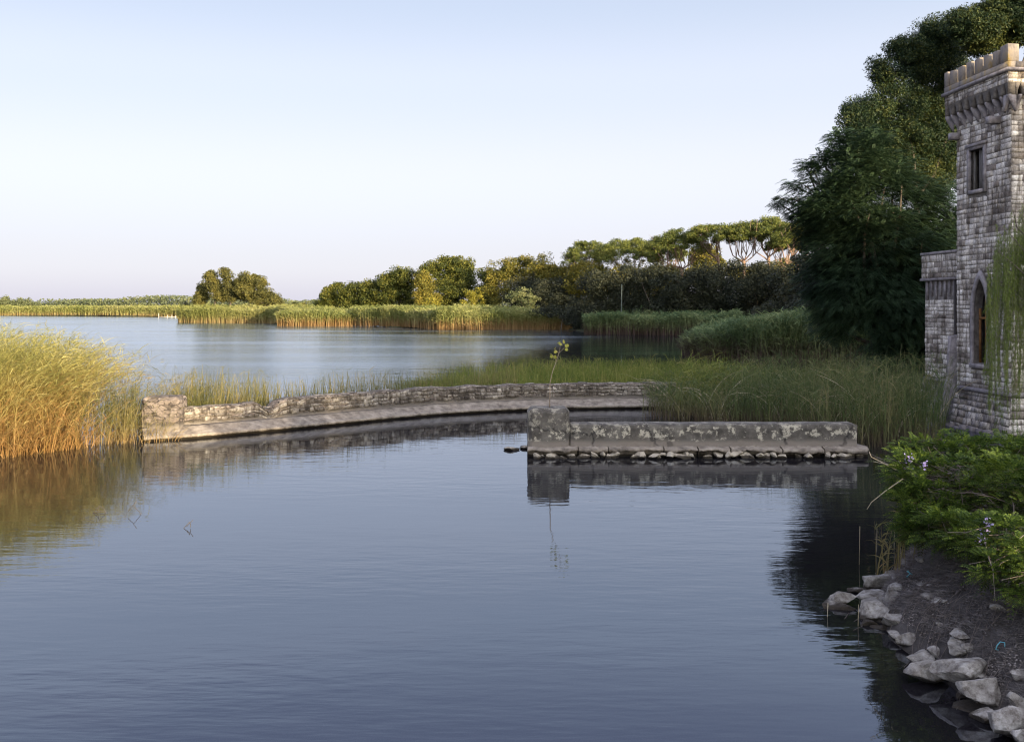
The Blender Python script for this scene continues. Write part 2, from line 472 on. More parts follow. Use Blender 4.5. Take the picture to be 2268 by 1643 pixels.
def panel(u0, u1, z0, z1, holes, to, depth, back=True):
    """wall panel in (u, z) with holes, extruded inwards: to(u, z, w) gives the point"""
    bm = bmesh.new()
    loops = [[(u0, z0), (u1, z0), (u1, z1), (u0, z1)]] + holes
    es = []
    for lp in loops:
        vs = [bm.verts.new((a, b_, 0)) for a, b_ in lp]
        es += [bm.edges.new((vs[i], vs[(i + 1) % len(vs)])) for i in range(len(vs))]
    bmesh.ops.triangle_fill(bm, use_beauty=True, use_dissolve=False, edges=es)
    # drop faces that fill a hole
    for f in list(bm.faces):
        c = f.calc_center_median()
        if any(inside(np.array([[c.x, c.y]]), np.array(h))[0] for h in holes): bm.faces.remove(f)
    ret = bmesh.ops.extrude_face_region(bm, geom=list(bm.faces))
    for v in ret['geom']:
        if isinstance(v, bmesh.types.BMVert): v.co.z = depth
    for v in bm.verts:
        v.co = Vector(to(v.co.x, v.co.y, v.co.z))
    bmesh.ops.recalc_face_normals(bm, faces=list(bm.faces))
    return bm

def bm_to(name, bm, mat, parent=None, bev=0.0):
    if bev:
        bmesh.ops.bevel(bm, geom=list(bm.edges), offset=bev, segments=1, affect='EDGES', profile=0.5)
    me = bpy.data.meshes.new(name); bm.to_mesh(me); bm.free()
    return link(name, me, mat, parent)

def prism(poly, w0, w1, to):
    """closed prism from a polygon in (a, b) between w0 and w1"""
    k = len(poly)
    V = [to(a, b_, w0) for a, b_ in poly] + [to(a, b_, w1) for a, b_ in poly]
    F = [tuple(range(k))[::-1], tuple(range(k, 2 * k))] + [(i, (i + 1) % k, (i + 1) % k + k, i + k) for i in range(k)]
    return V, F

def stone_mat(name, stops, mort, foot=None):
    m, n, l, p = new_mat(name)
    g = n.new('ShaderNodeNewGeometry'); tc = n.new('ShaderNodeTexCoord')
    n1 = N(n, 'ShaderNodeTexNoise', Scale=1.1, Detail=9.0, Roughness=0.75); l.new(g.outputs['Position'], n1.inputs['Vector'])
    mp = N(n, 'ShaderNodeMapping'); mp.inputs['Scale'].default_value = (5, 5, 0.5); l.new(g.outputs['Position'], mp.inputs[0])
    n2 = N(n, 'ShaderNodeTexNoise', Scale=1.5, Detail=7.0, Roughness=0.65); l.new(mp.outputs[0], n2.inputs['Vector'])
    n3 = N(n, 'ShaderNodeTexNoise', Scale=16.0, Detail=8.0, Roughness=0.7); l.new(g.outputs['Position'], n3.inputs['Vector'])
    c = ramp(n, l, g.outputs['Random Per Island'], stops).outputs[0]
    c = mix(n, l, 0.85, c, ramp(n, l, n3.outputs['Fac'], [(0.32, (0.35, 0.32, 0.32)), (0.5, (0.95, 0.95, 0.95)), (0.7, (1.25, 1.25, 1.25))]).outputs[0], 'MULTIPLY')
    c = mix(n, l, 0.95, c, ramp(n, l, n1.outputs['Fac'], [(0.45, (1.12, 1.12, 1.1)), (0.60, (0.40, 0.37, 0.34))]).outputs[0], 'MULTIPLY')
    c = mix(n, l, 0.9, c, ramp(n, l, n2.outputs['Fac'], [(0.48, (1.05, 1.05, 1.05)), (0.62, (0.30, 0.27, 0.24))]).outputs[0], 'MULTIPLY')
    sx = n.new('ShaderNodeSeparateXYZ'); l.new(g.outputs['Position'], sx.inputs[0])
    zz = maths(n, l, 'ADD', sx.outputs['Z'], maths(n, l, 'MULTIPLY', maths(n, l, 'SUBTRACT', n1.outputs['Fac'], 0.5), 0.4))
    wet = ramp(n, l, zz, [(0.04, (1, 1, 1)), (0.14, (0, 0, 0))]).outputs[0]
    c = mix(n, l, wet, c, (0.03, 0.022, 0.014))
    l.new(c, p.inputs['Base Color']); p.inputs['Roughness'].default_value = 0.92
    b = N(n, 'ShaderNodeBump', Strength=0.8, Distance=0.015); l.new(n3.outputs['Fac'], b.inputs['Height']); l.new(b.outputs[0], p.inputs['Normal'])
    return m
STONE = stone_mat('weathered_stones', [(0.0, (0.24, 0.20, 0.175)), (0.3, (0.50, 0.45, 0.41)), (0.7, (0.72, 0.66, 0.61)), (1.0, (0.82, 0.77, 0.72))], None)
RSTONE = stone_mat('rubble_stones', [(0.0, (0.12, 0.10, 0.085)), (0.4, (0.21, 0.185, 0.16)), (0.8, (0.31, 0.275, 0.24)), (1.0, (0.42, 0.38, 0.34))], None)
MORTAR = rough_mat('dark_mortar', [(0.3, (0.07, 0.06, 0.052)), (0.7, (0.24, 0.21, 0.19))], 5, .6)

def blocks(mb, rng, u0, u1, z0, z1, to, holes=(), bw=(.20, .60), bh=(.115, .20), gap=.010, proud=(.004, .028), jit=.008):
    """courses of individual stones standing proud of a mortar face; to(u, z, w) with w outwards"""
    z = z0
    while z < z1 - .03:
        h = min(rng.uniform(*bh), z1 - z)
        if z1 - (z + h) < bh[0] * .5: h = z1 - z
        segs = [(u0, u1)]
        for H in holes:
            P = np.array(H); cut = []
            for zz in (z + .01, z + h / 2, z + h - .01):
                for i in range(len(P)):
                    a = P[i]; b_ = P[(i + 1) % len(P)]
                    if (a[1] - zz) * (b_[1] - zz) < 0: cut.append(a[0] + (b_[0] - a[0]) * (zz - a[1]) / (b_[1] - a[1]))
            if cut:
                lo_, hi_ = min(cut), max(cut); ns = []
                for a, b_ in segs:
                    if lo_ > a: ns.append((a, min(lo_, b_)))
                    if hi_ < b_: ns.append((max(hi_, a), b_))
                segs = ns
        for a, b_ in segs:
            u = a
            while u < b_ - .02:
                w = rng.uniform(*bw)
                if b_ - (u + w) < bw[0] * .6: w = b_ - u
                g_ = gap * .5; pr = rng.uniform(*proud); c = .012
                q = [(u + g_, z + g_), (u + w - g_, z + g_), (u + w - g_, z + h - g_), (u + g_, z + h - g_)]
                q = [(x + rng.normal() * jit, y + rng.normal() * jit) for x, y in q]
                cx_, cz_ = u + w / 2, z + h / 2
                V = [to(x, y, -.004) for x, y in q] + [to(x + (c if x < cx_ else -c), y + (c if y < cz_ else -c), pr + rng.normal() * .003) for x, y in q]
                mb.poly(V, [(4, 5, 6, 7), (0, 1, 5, 4), (1, 2, 6, 5), (2, 3, 7, 6), (3, 0, 4, 7)])
                u += w
        z += h

# ------------------------------------------------------------------ the tower (local axes: x along the near face, y along the left face going away)
TROT = math.atan2(0.08, 1)
tower = empty('stone_tower', (15.14, 29.2, 0), TROT)
tag(tower, 'tall square tower of mottled grey stone blocks with battlements, standing in the water', 'tower')
S = 3.05
def arch(cu, w, z0, zs, zt, k=6):
    """pointed arch outline"""
    pts = [(cu - w / 2, z0), (cu + w / 2, z0), (cu + w / 2, zs)]
    for i in range(1, k): 
        t = i / k; pts.append((cu + w / 2 * (1 - t ** 1.7), zs + (zt - zs) * (1 - (1 - t) ** 1.25)))
    pts.append((cu, zt))
    for i in range(k - 1, 0, -1):
        t = i / k; pts.append((cu - w / 2 * (1 - t ** 1.7), zs + (zt - zs) * (1 - (1 - t) ** 1.25)))
    pts.append((cu - w / 2, zs))
    return pts
WSQ = (1.42, 2.22, 7.72, 9.02)       # square window: y0, y1, z0, z1 (y runs away from the camera)
sq = [(WSQ[0], WSQ[2]), (WSQ[1], WSQ[2]), (WSQ[1], WSQ[3]), (WSQ[0], WSQ[3])]
gc, gw = 1.60, 0.78
goth = arch(gc, gw, 2.15, 3.9, 4.85)
BT = 1.25                             # top of the battered foot
bm = panel(0, S, BT, 10.4, [sq, goth], lambda u, z, w: (w, u, z), 0.4)
me_body = MB()
bm.verts.ensure_lookup_table()
wall_o = bm_to('wall', bm, MORTAR, tower)
mb = MB()
mb.box(0.4, S, 0, 0.35, BT, 10.4)                # near face wall
mb.box(0.4, S, S - 0.35, S, BT, 10.4)
mb.box(S - 0.4, S, 0.35, S - 0.35, BT, 10.4)
mb.box(0.4, S - 0.4, 0.35, S - 0.35, 10.0, 10.4)  # floor under the parapet
me2 = mb.mesh('w2'); bm = bmesh.new(); bm.from_mesh(wall_o.data); bm.from_mesh(me2); bm.to_mesh(wall_o.data); bm.free()
# battered foot
bt = 0.30
mb = MB()
lo = [(-bt, -bt, -1.6), (S + bt, -bt, -1.6), (S + bt, S + bt, -1.6), (-bt, S + bt, -1.6)]
mi = [(-bt, -bt, 0.05), (S + bt, -bt, 0.05), (S + bt, S + bt, 0.05), (-bt, S + bt, 0.05)]
hi = [(-.01, -.01, BT - .002), (S + .01, -.01, BT - .002), (S + .01, S + .01, BT - .002), (-.01, S + .01, BT - .002)]
mb.poly(lo + mi + hi, [(0, 1, 5, 4), (1, 2, 6, 5), (2, 3, 7, 6), (3, 0, 4, 7), (4, 5, 9, 8), (5, 6, 10, 9), (6, 7, 11, 10), (7, 4, 8, 11), (8, 9, 10, 11)])
rng = np.random.default_rng(71); sb_ = MB()
bat = lambda z: bt * np.clip((BT - z) / (BT - .05), 0, 1)
blocks(sb_, rng, .0, S, BT + .09, 10.34, lambda u, z, w: (-w, u, z), (arch(gc, gw + .30, 2.0, 3.9, 5.12), [(WSQ[0] - .12, WSQ[2] - .12), (WSQ[1] + .12, WSQ[2] - .12), (WSQ[1] + .12, WSQ[3] + .12), (WSQ[0] - .12, WSQ[3] + .12)]))
blocks(sb_, rng, .0, S, BT + .09, 10.34, lambda u, z, w: (u, -w, z))
blocks(sb_, rng, .0, S, BT + .09, 10.34, lambda u, z, w: (u, S + w, z))
sb_.build('stone_courses', STONE, tower)
sb_ = MB()
blocks(sb_, rng, -.0, S, -.25, BT - .05, lambda u, z, w: (-w - bat(z), u * (1 + bat(z) * .2) - bat(z), z), bw=(.3, .6), bh=(.16, .24), proud=(.01, .05), jit=.012)
blocks(sb_, rng, -.0, S, -.25, BT - .05, lambda u, z, w: (u * (1 + bat(z) * .2) - bat(z), -w - bat(z), z), bw=(.3, .6), bh=(.16, .24), proud=(.01, .05), jit=.012)
sb_.build('foot_courses', STONE, tower)
mb.build('battered_base', MORTAR, tower)
mb = MB()
mb.tube([(-0.02, S - .15, BT + .02), (-0.02, 0, BT + .02), (0.0, -0.02, BT + .02), (S, -0.02, BT + .02)], 0.075, 8)
mb.build('roll_moulding', TRIM, tower)
# ledge stones at the foot
rng = np.random.default_rng(3)
mb = MB()
for i in range(8):
    y0 = -0.3 + i * 0.42
    mb.box(-bt - 0.08 - rng.uniform(0, .08), -bt + .1, y0, y0 + rng.uniform(.3, .40), -0.3, 0.04 + rng.uniform(0, .12))
mb.build('footing', TRIM, tower)
# overhanging upper storey with pointed machicolation arches
OV = 0.27
def notch_poly(u0, u1, zb, zt, n_):
    pts = [(u0, zt), (u0, zb)]
    pit = (u1 - u0) / n_
    for i in range(n_):
        c = u0 + pit * (i + .5); h = pit * 0.27
        pts += [(c - h, zb), (c - h, zb + .10), (c - h * .6, zb + .22), (c, zb + .34), (c + h * .6, zb + .22), (c + h, zb + .10), (c + h, zb)]
    pts += [(u1, zb), (u1, zt)]
    return pts
ZB, ZT = 10.34, 11.02
up_ = MB()
for side, n_ in (('l', 9), ('n', 9), ('f', 9), ('r', 9)):
    u0, u1 = (-OV, S + OV) if side in 'lr' else (-OV + .22, S + OV - .22)
    to = {'l': lambda u, z, w: (-OV + w, u, z), 'n': lambda u, z, w: (u, -OV + w, z),
          'f': lambda u, z, w: (u, S + OV - w, z), 'r': lambda u, z, w: (S + OV - w, u, z)}[side]
    V, F = prism(notch_poly(u0, u1, ZB, ZT, n_), 0, 0.22, to)
    up_.poly(V, F)
bm = bmesh.new(); me = up_.mesh('x'); bm.from_mesh(me); bmesh.ops.triangulate(bm, faces=[f for f in bm.faces if len(f.verts) > 4]); bmesh.ops.recalc_face_normals(bm, faces=list(bm.faces))
bm_to('upper_wall', bm, MORTAR, tower)
sb_ = MB()
for to in (lambda u, z, w: (-OV - w, u, z), lambda u, z, w: (u, -OV - w, z)):
    blocks(sb_, rng, -OV, S + OV, ZB + .35, ZT, to, bh=(.11, .15), bw=(.2, .42))
sb_.build('upper_courses', STONE, tower)
mb = MB(); mb.box(-.05, S + .05, -.05, S + .05, 10.72, 11.0); mb.build('roof_slab', TRIM, tower)
# corbels, each a part
pit = (S + 2 * OV) / 9
def corbel(to, name='corbel'):
    V, F = prism([(0, 0), (OV, 0), (OV, -0.07), (OV * .72, -.20), (OV * .45, -.32), (OV * .12, -.46), (0, -.52)], -0.045, 0.045, to)
    c = MB(); c.poly(V, F); c.build(name, TRIM, tower)
for i in range(10):
    u = -OV + pit * i
    u = min(max(u, -OV + .06), S + OV - .06)
    corbel(lambda a, b_, w, u=u: (-a, u + w, ZB + b_))
    corbel(lambda a, b_, w, u=u: (u + w, -a, ZB + b_))
# cornice and battlements
mb = MB()
cr = OV + .05
mb.tube([(-cr, S + cr, 11.07), (-cr, -cr, 11.07), (S + cr, -cr, 11.07), (S + cr, S + cr, 11.07), (-cr, S + cr, 11.07)], 0.065, 8)
mb.build('cornice', TRIM, tower)
mb = MB(); o_, i_ = OV + .02, OV - .22
mb.box(-o_, -i_, -o_, S + o_, 11.10, 11.32); mb.box(S + i_, S + o_, -o_, S + o_, 11.10, 11.32)
mb.box(-i_, S + i_, -o_, -i_, 11.10, 11.32); mb.box(-i_, S + i_, S + i_, S + o_, 11.10, 11.32)
mb.build('parapet', PARAPET, tower)
random.seed(4)
def merlon(x0, x1, y0, y1, h):
    bm = bmesh.new(); c = MB()
    c.box(x0, x1, y0, y1, 11.323, 11.323 + h); me = c.mesh('m'); bm.from_mesh(me)
    top = [v for v in bm.verts if v.co.z > 11.4]
    for v in top: v.co.z += random.uniform(-.02, .02)
    bm_to('merlon', bm, PARAPET, tower, 0.018)
mh = 0.50
step = (S + 2 * o_) / 7.3
for k in range(1, 7):
    a = -o_ + .52 + (k - 1) * 0.49
    merlon(-o_, -i_, a, a + .30, mh * random.uniform(.93, 1.02)); merlon(a + .04, a + .34, S + i_, S + o_, mh); merlon(S + i_, S + o_, a, a + .3, mh)
for k in range(1, 5):
    a = -o_ + .72 + (k - 1) * 0.62
    merlon(a, a + .34, -o_, -i_, mh)
merlon(-o_, -o_ + .36, -o_, -o_ + .40, mh + .04)
merlon(-o_, -o_ + .3, S + o_ - .22, S + o_, mh)
# rain spouts
for (yy, zz, L) in ((2.95, 9.62, .30), (0.62, 10.0 - .28, .38)):
    mb = MB(); mb.box(-L, 0.05, yy - .12, yy + .12, zz - .11, zz + .11)
    o = mb.build('rain_spout', TRIM, tower)
# square window
w_ = MB(); y0, y1, z0, z1 = WSQ
f = .12
w_.box(-.07, .08, y0 - f, y0, z0 - f, z1 + f); w_.box(-.07, .08, y1, y1 + f, z0 - f, z1 + f)
w_.box(-.07, .08, y0, y1, z1, z1 + f); w_.box(-.09, .08, y0, y1, z0 - f, z0)
win = w_.build('window', TRIM, tower)
s_ = MB(); s_.box(-.10, -.071, y0 - f - .06, y1 + f + .06, z1 + f - .02, z1 + f + .08); s_.box(-.072, .0, y0 - f - .06, y1 + f + .06, z1 + f + .002, z1 + f + .08); s_.build('hood', TRIM, win)
s_ = MB(); ym = (y0 + y1) / 2
s_.box(.10, .18, ym - .075, ym - .015, z0, z1); s_.box(.10, .18, ym + .015, ym + .075, z0, z1); s_.box(.13, .15, ym - .015, ym + .015, z0, z1)
s_.box(.10, .16, y0, y0 + .05, z0, z1); s_.box(.10, .16, y1 - .05, y1, z0, z1); s_.build('mullion', WOOD, win)
s_ = MB(); s_.box(.22, .23, y0 + .002, y1 - .002, z0 + .002, z1 - .002); s_.build('pane', GLASS, win)
# pointed window with hood and sill
outer = arch(gc, gw + .30, 2.12, 3.9, 5.12); inner = arch(gc, gw, 2.12, 3.9, 4.85)
k = len(outer)
V = []
for ring, x in ((outer, -.075), (inner, -.075), (inner, .0), (outer, .0)):
    V += [(x, a, b_) for a, b_ in ring]
F = []
for r in range(4):
    for i in range(1, k - 0):
        j = (i + 1) % k
        F.append((r * k + i, r * k + j, ((r + 1) % 4) * k + j, ((r + 1) % 4) * k + i))
mb = MB(); mb.poly(V, F); win = mb.build('window', TRIM, tower)
s_ = MB(); s_.box(-.12, .1, gc - gw / 2 - .14, gc + gw / 2 + .14, 1.98, 2.118); s_.build('sill', TRIM, win)
s_ = MB(); s_.box(.14, .22, gc - .03, gc + .03, 2.15, 4.6); s_.box(.14, .2, gc - gw / 2 + .01, gc - .03, 3.55, 3.62); s_.box(.14, .2, gc + .03, gc + gw / 2 - .01, 3.55, 3.62)
s_.box(.14, .2, gc - gw / 2, gc - gw / 2 + .06, 2.15, 3.9); s_.box(.14, .2, gc + gw / 2 - .06, gc + gw / 2, 2.15, 3.9)
s_.build('mullion', rough_mat('warm_wood', [(0.3, (0.14, 0.06, 0.02)), (0.7, (0.35, 0.17, 0.05))], 6, .2), win)
s_ = MB(); V, F = prism(arch(gc, gw, 2.15, 3.9, 4.85), .26, .28, lambda a, b_, w: (w, a, b_)); s_.poly(V, F); s_.build('pane', GLASS, win)

# ------------------------------------------------------------------ the lower wing behind the tower
wing = empty('stone_wing', tower.matrix_basis @ Vector((0.9, 3.1, 0)), TROT)
tag(wing, 'low streaked stone wing with a flat top, attached behind the tower', 'building')
Wl, Wd = 3.75, 6.0
mb = MB(); mb.box(0, Wd, .2, Wl, 1.25, 4.95); mb.build('wall', MORTAR, wing)
rng = np.random.default_rng(72); sb_ = MB(); blocks(sb_, rng, .2, Wl, 1.36, 4.2, lambda u, z, w: (-w, u, z)); blocks(sb_, rng, 0, Wd, 1.36, 4.9, lambda u, z, w: (u, Wl + w, z)); sb_.build('stone_courses', STONE, wing)
sb_ = MB(); blocks(sb_, rng, .2, Wl + .09, 5.0, 5.84, lambda u, z, w: (-.09 - w, u, z), bh=(.16, .22), bw=(.3, .6)); sb_.build('upper_courses', STONE, wing)
mb = MB(); mb.box(-.09, Wd + .09, .2, Wl + .09, 4.953, 5.85); mb.build('upper_wall', MORTAR, wing)
mb = MB(); mb.box(-.13, Wd + .13, .2, Wl + .13, 5.853, 5.95); mb.box(-.14, Wd + .14, .2, Wl + .14, 4.9, 4.99); mb.build('cornice', TRIM, wing)
for i in range(11):
    mb = MB(); yy = .35 + i * .315
    mb.box(-.045, -.0, yy, yy + .12, 4.22 + .12 * (i % 2), 4.897); mb.build('pilaster', TRIM, wing)
mb = MB()
b2 = .28
mb.poly([(-b2, .0, -1.6), (Wd, .0, -1.6), (Wd, Wl + b2, -1.6), (-b2, Wl + b2, -1.6), (-b2, 0, .05), (Wd, 0, .05), (Wd, Wl + b2, .05), (-b2, Wl + b2, .05),
         (-.01, 0, 1.248), (Wd, 0, 1.248), (Wd, Wl + .01, 1.248), (-.01, Wl + .01, 1.248)],
        [(0, 1, 5, 4), (1, 2, 6, 5), (2, 3, 7, 6), (3, 0, 4, 7), (4, 5, 9, 8), (5, 6, 10, 9), (6, 7, 11, 10), (7, 4, 8, 11), (8, 9, 10, 11)])
mb.build('battered_base', MORTAR, wing)
sb_ = MB(); blocks(sb_, rng, 0, Wl + .2, -.2, 1.2, lambda u, z, w: (-w - b2 * np.clip((1.25 - z) / 1.2, 0, 1), u, z), bw=(.3, .6), bh=(.16, .24), jit=.012); sb_.build('foot_courses', STONE, wing)
mb = MB(); mb.tube([(-.03, .3, 1.27), (-.03, Wl, 1.27), (.1, Wl + .03, 1.27), (Wd, Wl + .03, 1.27)], .07, 8); mb.build('roll_moulding', TRIM, wing)
# drain pipe and the curved fin between wing and tower
mb = MB(); mb.tube([(-.06, 1.55, 5.5), (-.06, 1.55, 1.3), (-.32, 1.55, .1)], .05, 6); mb.build('drain_pipe', rough_mat('dark_pipe', [(.3, (.03, .025, .025)), (.7, (.07, .06, .055))], 5, .2), wing)
fin = [(0.9, 3.1), (-.01, 2.95), (-.05, 2.3), (-.10, 1.6), (-.22, .9), (-.42, .2), (-.5, -.6), (.9, -.6)]
V, F = prism(fin, 3.4, 3.58, lambda a, b_, w: (a, w, b_)); mb = MB(); mb.poly(V, F); mb.build('buttress', TRIM, tower)

# ------------------------------------------------------------------ the two pond walls
def wall_mat(name, masonry):
    m, n, l, p = new_mat(name)
    g = n.new('ShaderNodeNewGeometry')
    sx = n.new('ShaderNodeSeparateXYZ'); l.new(g.outputs['Position'], sx.inputs[0])
    n1 = N(n, 'ShaderNodeTexNoise', Scale=2.6, Detail=9.0, Roughness=0.72); l.new(g.outputs['Position'], n1.inputs['Vector'])
    n3 = N(n, 'ShaderNodeTexNoise', Scale=9.0, Detail=8.0, Roughness=0.8); l.new(g.outputs['Position'], n3.inputs['Vector'])
    base = ramp(n, l, n1.outputs['Fac'], [(0.3, (0.036, 0.030, 0.026)), (0.5, (0.092, 0.082, 0.072)), (0.7, (0.18, 0.162, 0.142))]).outputs[0]
    zf = maths(n, l, 'ADD', sx.outputs['Z'], maths(n, l, 'MULTIPLY', maths(n, l, 'SUBTRACT', n1.outputs['Fac'], 0.5), 0.35))
    if masonry:
        wv = N(n, 'ShaderNodeTexNoise', Scale=3.0, Detail=3.0); l.new(g.outputs['Position'], wv.inputs['Vector'])
        vm = n.new('ShaderNodeVectorMath'); vm.operation = 'MULTIPLY_ADD'; l.new(wv.outputs['Color'], vm.inputs[0]); vm.inputs[1].default_value = (.22, .22, .18); l.new(g.outputs['Position'], vm.inputs[2])
        mp = N(n, 'ShaderNodeMapping'); mp.inputs['Scale'].default_value = (1, 1, 1.9); l.new(vm.outputs[0], mp.inputs[0])
        v1 = n.new('ShaderNodeTexVoronoi'); v1.feature = 'DISTANCE_TO_EDGE'; v1.inputs['Scale'].default_value = 4.6; l.new(mp.outputs[0], v1.inputs['Vector'])
        v2 = n.new('ShaderNodeTexVoronoi'); v2.inputs['Scale'].default_value = 4.6; l.new(mp.outputs[0], v2.inputs['Vector'])
        cell = ramp(n, l, v2.outputs['Color'], [(0.2, (0.10, 0.08, 0.07)), (0.5, (0.18, 0.145, 0.125)), (0.8, (0.26, 0.215, 0.19))]).outputs[0]
        cell = mix(n, l, 0.7, cell, ramp(n, l, n3.outputs['Fac'], [(0.38, (0.22, 0.20, 0.20)), (0.58, (1.1, 1.1, 1.1))]).outputs[0], 'MULTIPLY')
        jn = ramp(n, l, maths(n, l, 'ADD', v1.outputs['Distance'], maths(n, l, 'MULTIPLY', maths(n, l, 'SUBTRACT', n1.outputs['Fac'], 0.45), 0.25)), [(0.01, (0, 0, 0)), (0.05, (1, 1, 1))]).outputs[0]
        st = mix(n, l, jn, (0.02, 0.016, 0.014), cell)
        low = ramp(n, l, zf, [(0.40, (0, 0, 0)), (0.52, (1, 1, 1))]).outputs[0]
        c = mix(n, l, low, base, st)
        hgt = maths(n, l, 'ADD', maths(n, l, 'MULTIPLY', maths(n, l, 'MULTIPLY', jn, low), 1.0), maths(n, l, 'MULTIPLY', n3.outputs['Fac'], 0.5))
    else:
        # old render: pale flaked patches high up, smooth grey below
        n5 = N(n, 'ShaderNodeTexNoise', Scale=4.2, Detail=9.0, Roughness=0.75); l.new(g.outputs['Position'], n5.inputs['Vector'])
        fl = ramp(n, l, n5.outputs['Fac'], [(0.52, (0, 0, 0)), (0.56, (1, 1, 1))]).outputs[0]
        n4 = N(n, 'ShaderNodeTexNoise', Scale=0.9, Detail=3.0); l.new(g.outputs['Position'], n4.inputs['Vector'])
        msk = ramp(n, l, maths(n, l, 'ADD', zf, maths(n, l, 'MULTIPLY', n4.outputs['Fac'], 0.5)), [(0.66, (0, 0, 0)), (0.72, (1, 1, 1)), (0.98, (1, 1, 1)), (1.0, (0.5, 0.5, 0.5))]).outputs[0]
        c = mix(n, l, maths(n, l, 'MULTIPLY', fl, msk), base, (0.40, 0.365, 0.30))
        vo = n.new('ShaderNodeTexVoronoi'); vo.feature = 'DISTANCE_TO_EDGE'; vo.inputs['Scale'].default_value = 0.38
        vm = n.new('ShaderNodeVectorMath'); vm.operation = 'MULTIPLY_ADD'; l.new(n3.outputs['Color'], vm.inputs[0]); vm.inputs[1].default_value = (.5, .5, .5); l.new(g.outputs['Position'], vm.inputs[2]); l.new(vm.outputs[0], vo.inputs['Vector'])
        cr = ramp(n, l, vo.outputs['Distance'], [(0.001, (0, 0, 0)), (0.005, (1, 1, 1))]).outputs[0]
        c = mix(n, l, cr, (0.02, 0.016, 0.014), c)
        hgt = maths(n, l, 'ADD', maths(n, l, 'MULTIPLY', cr, 0.8), maths(n, l, 'MULTIPLY', n3.outputs['Fac'], 0.7))
    # dried tide band
    band = ramp(n, l, zf, [(0.10, (0, 0, 0)), (0.16, (1, 1, 1)), (0.34, (1, 1, 1)), (0.46, (0, 0, 0))]).outputs[0]
    c = mix(n, l, maths(n, l, 'MULTIPLY', band, 0.55), c, (0.30, 0.255, 0.22))
    wet = ramp(n, l, zf, [(0.05, (1, 1, 1)), (0.11, (0, 0, 0))]).outputs[0]
    c = mix(n, l, wet, c, (0.028, 0.020, 0.012))
    l.new(c, p.inputs['Base Color']); p.inputs['Roughness'].default_value = 0.92
    b = N(n, 'ShaderNodeBump', Strength=0.9, Distance=0.035); l.new(hgt, b.inputs['Height']); l.new(b.outputs[0], p.inputs['Normal'])
    return m
RUBBLE = wall_mat('rubble_masonry', True)
RENDER_ = wall_mat('old_wall_render', False)
CONC = rough_mat('pale_concrete', [(0.3, (0.08, 0.065, 0.055)), (0.5, (0.22, 0.185, 0.155)), (0.72, (0.36, 0.315, 0.27))], 3.5, 0.5, wet=(0.05, (0.025, 0.018, 0.01)))
FSTONE = rough_mat('footing_stone', [(0.3, (0.16, 0.13, 0.10)), (0.55, (0.38, 0.33, 0.26)), (0.75, (0.50, 0.45, 0.38))], 4, 0.5, wet=(0.05, (0.03, 0.022, 0.013)))

def smooth_path(pts, n):
    P = np.array(pts, float)
    d = np.r_[0, np.cumsum(np.linalg.norm(np.diff(P, axis=0), axis=1))]
    # Catmull-Rom through the points
    out = []
    Q = np.vstack([2 * P[0] - P[1], P, 2 * P[-1] - P[-2]])
    for s in np.linspace(0, d[-1], n):
        i = min(np.searchsorted(d, s, side='right') - 1, len(P) - 2); t = (s - d[i]) / (d[i + 1] - d[i])
        a, b_, c, e = Q[i], Q[i + 1], Q[i + 2], Q[i + 3]
        out.append(0.5 * ((2 * b_) + (-a + c) * t + (2 * a - 5 * b_ + 4 * c - e) * t * t + (-a + 3 * b_ - 3 * c + e) * t ** 3))
    return np.array(out)

def sweep(path, prof, name, mat, parent, jit=0.0, seed=0, jtop=0.0):
    """profile (offset towards the pond, z) swept along the path (xy); jit roughens it"""
    rng = np.random.default_rng(seed)
    T = np.gradient(path, axis=0); T = unit(T); Nn = np.stack([T[:, 1], -T[:, 0]], 1)
    V = []
    for i in range(len(path)):
        for (o, z) in prof:
            jx = rng.normal(scale=jit) if jit else 0; jz = rng.normal(scale=jtop) if (jtop and z > .1) else 0
            q = path[i] + Nn[i] * (o + jx); V.append((q[0], q[1], z + jz))
    k = len(prof); F = []
    for i in range(len(path) - 1):
        for j in range(k):
            F.append((i * k + j, i * k + (j + 1) % k, (i + 1) * k + (j + 1) % k, (i + 1) * k + j))
    F.append(tuple(range(k))); F.append(tuple((len(path) - 1) * k + j for j in range(k))[::-1])
    mb = MB(); mb.poly(V, F)
    bm = bmesh.new(); me = mb.mesh(name); bm.from_mesh(me); bmesh.ops.recalc_face_normals(bm, faces=list(bm.faces)); bm.to_mesh(me); bm.free()
    return link(name, me, mat, parent)

edge = [(318, 978), (420, 972), (500, 965), (600, 956), (700, 946), (850, 931), (1000, 918), (1170, 909), (1300, 906), (1440, 904.5), (1600, 905.5), (1720, 909), (1850, 920)]
EP = np.array([onwater(*e)[:2] for e in edge])
path = smooth_path(EP, 420)
cwall = empty('curved_wall', (0, 0, 0))
tag(cwall, 'long curved rubble stone wall with a low sloping concrete apron, closing the pond', 'wall')
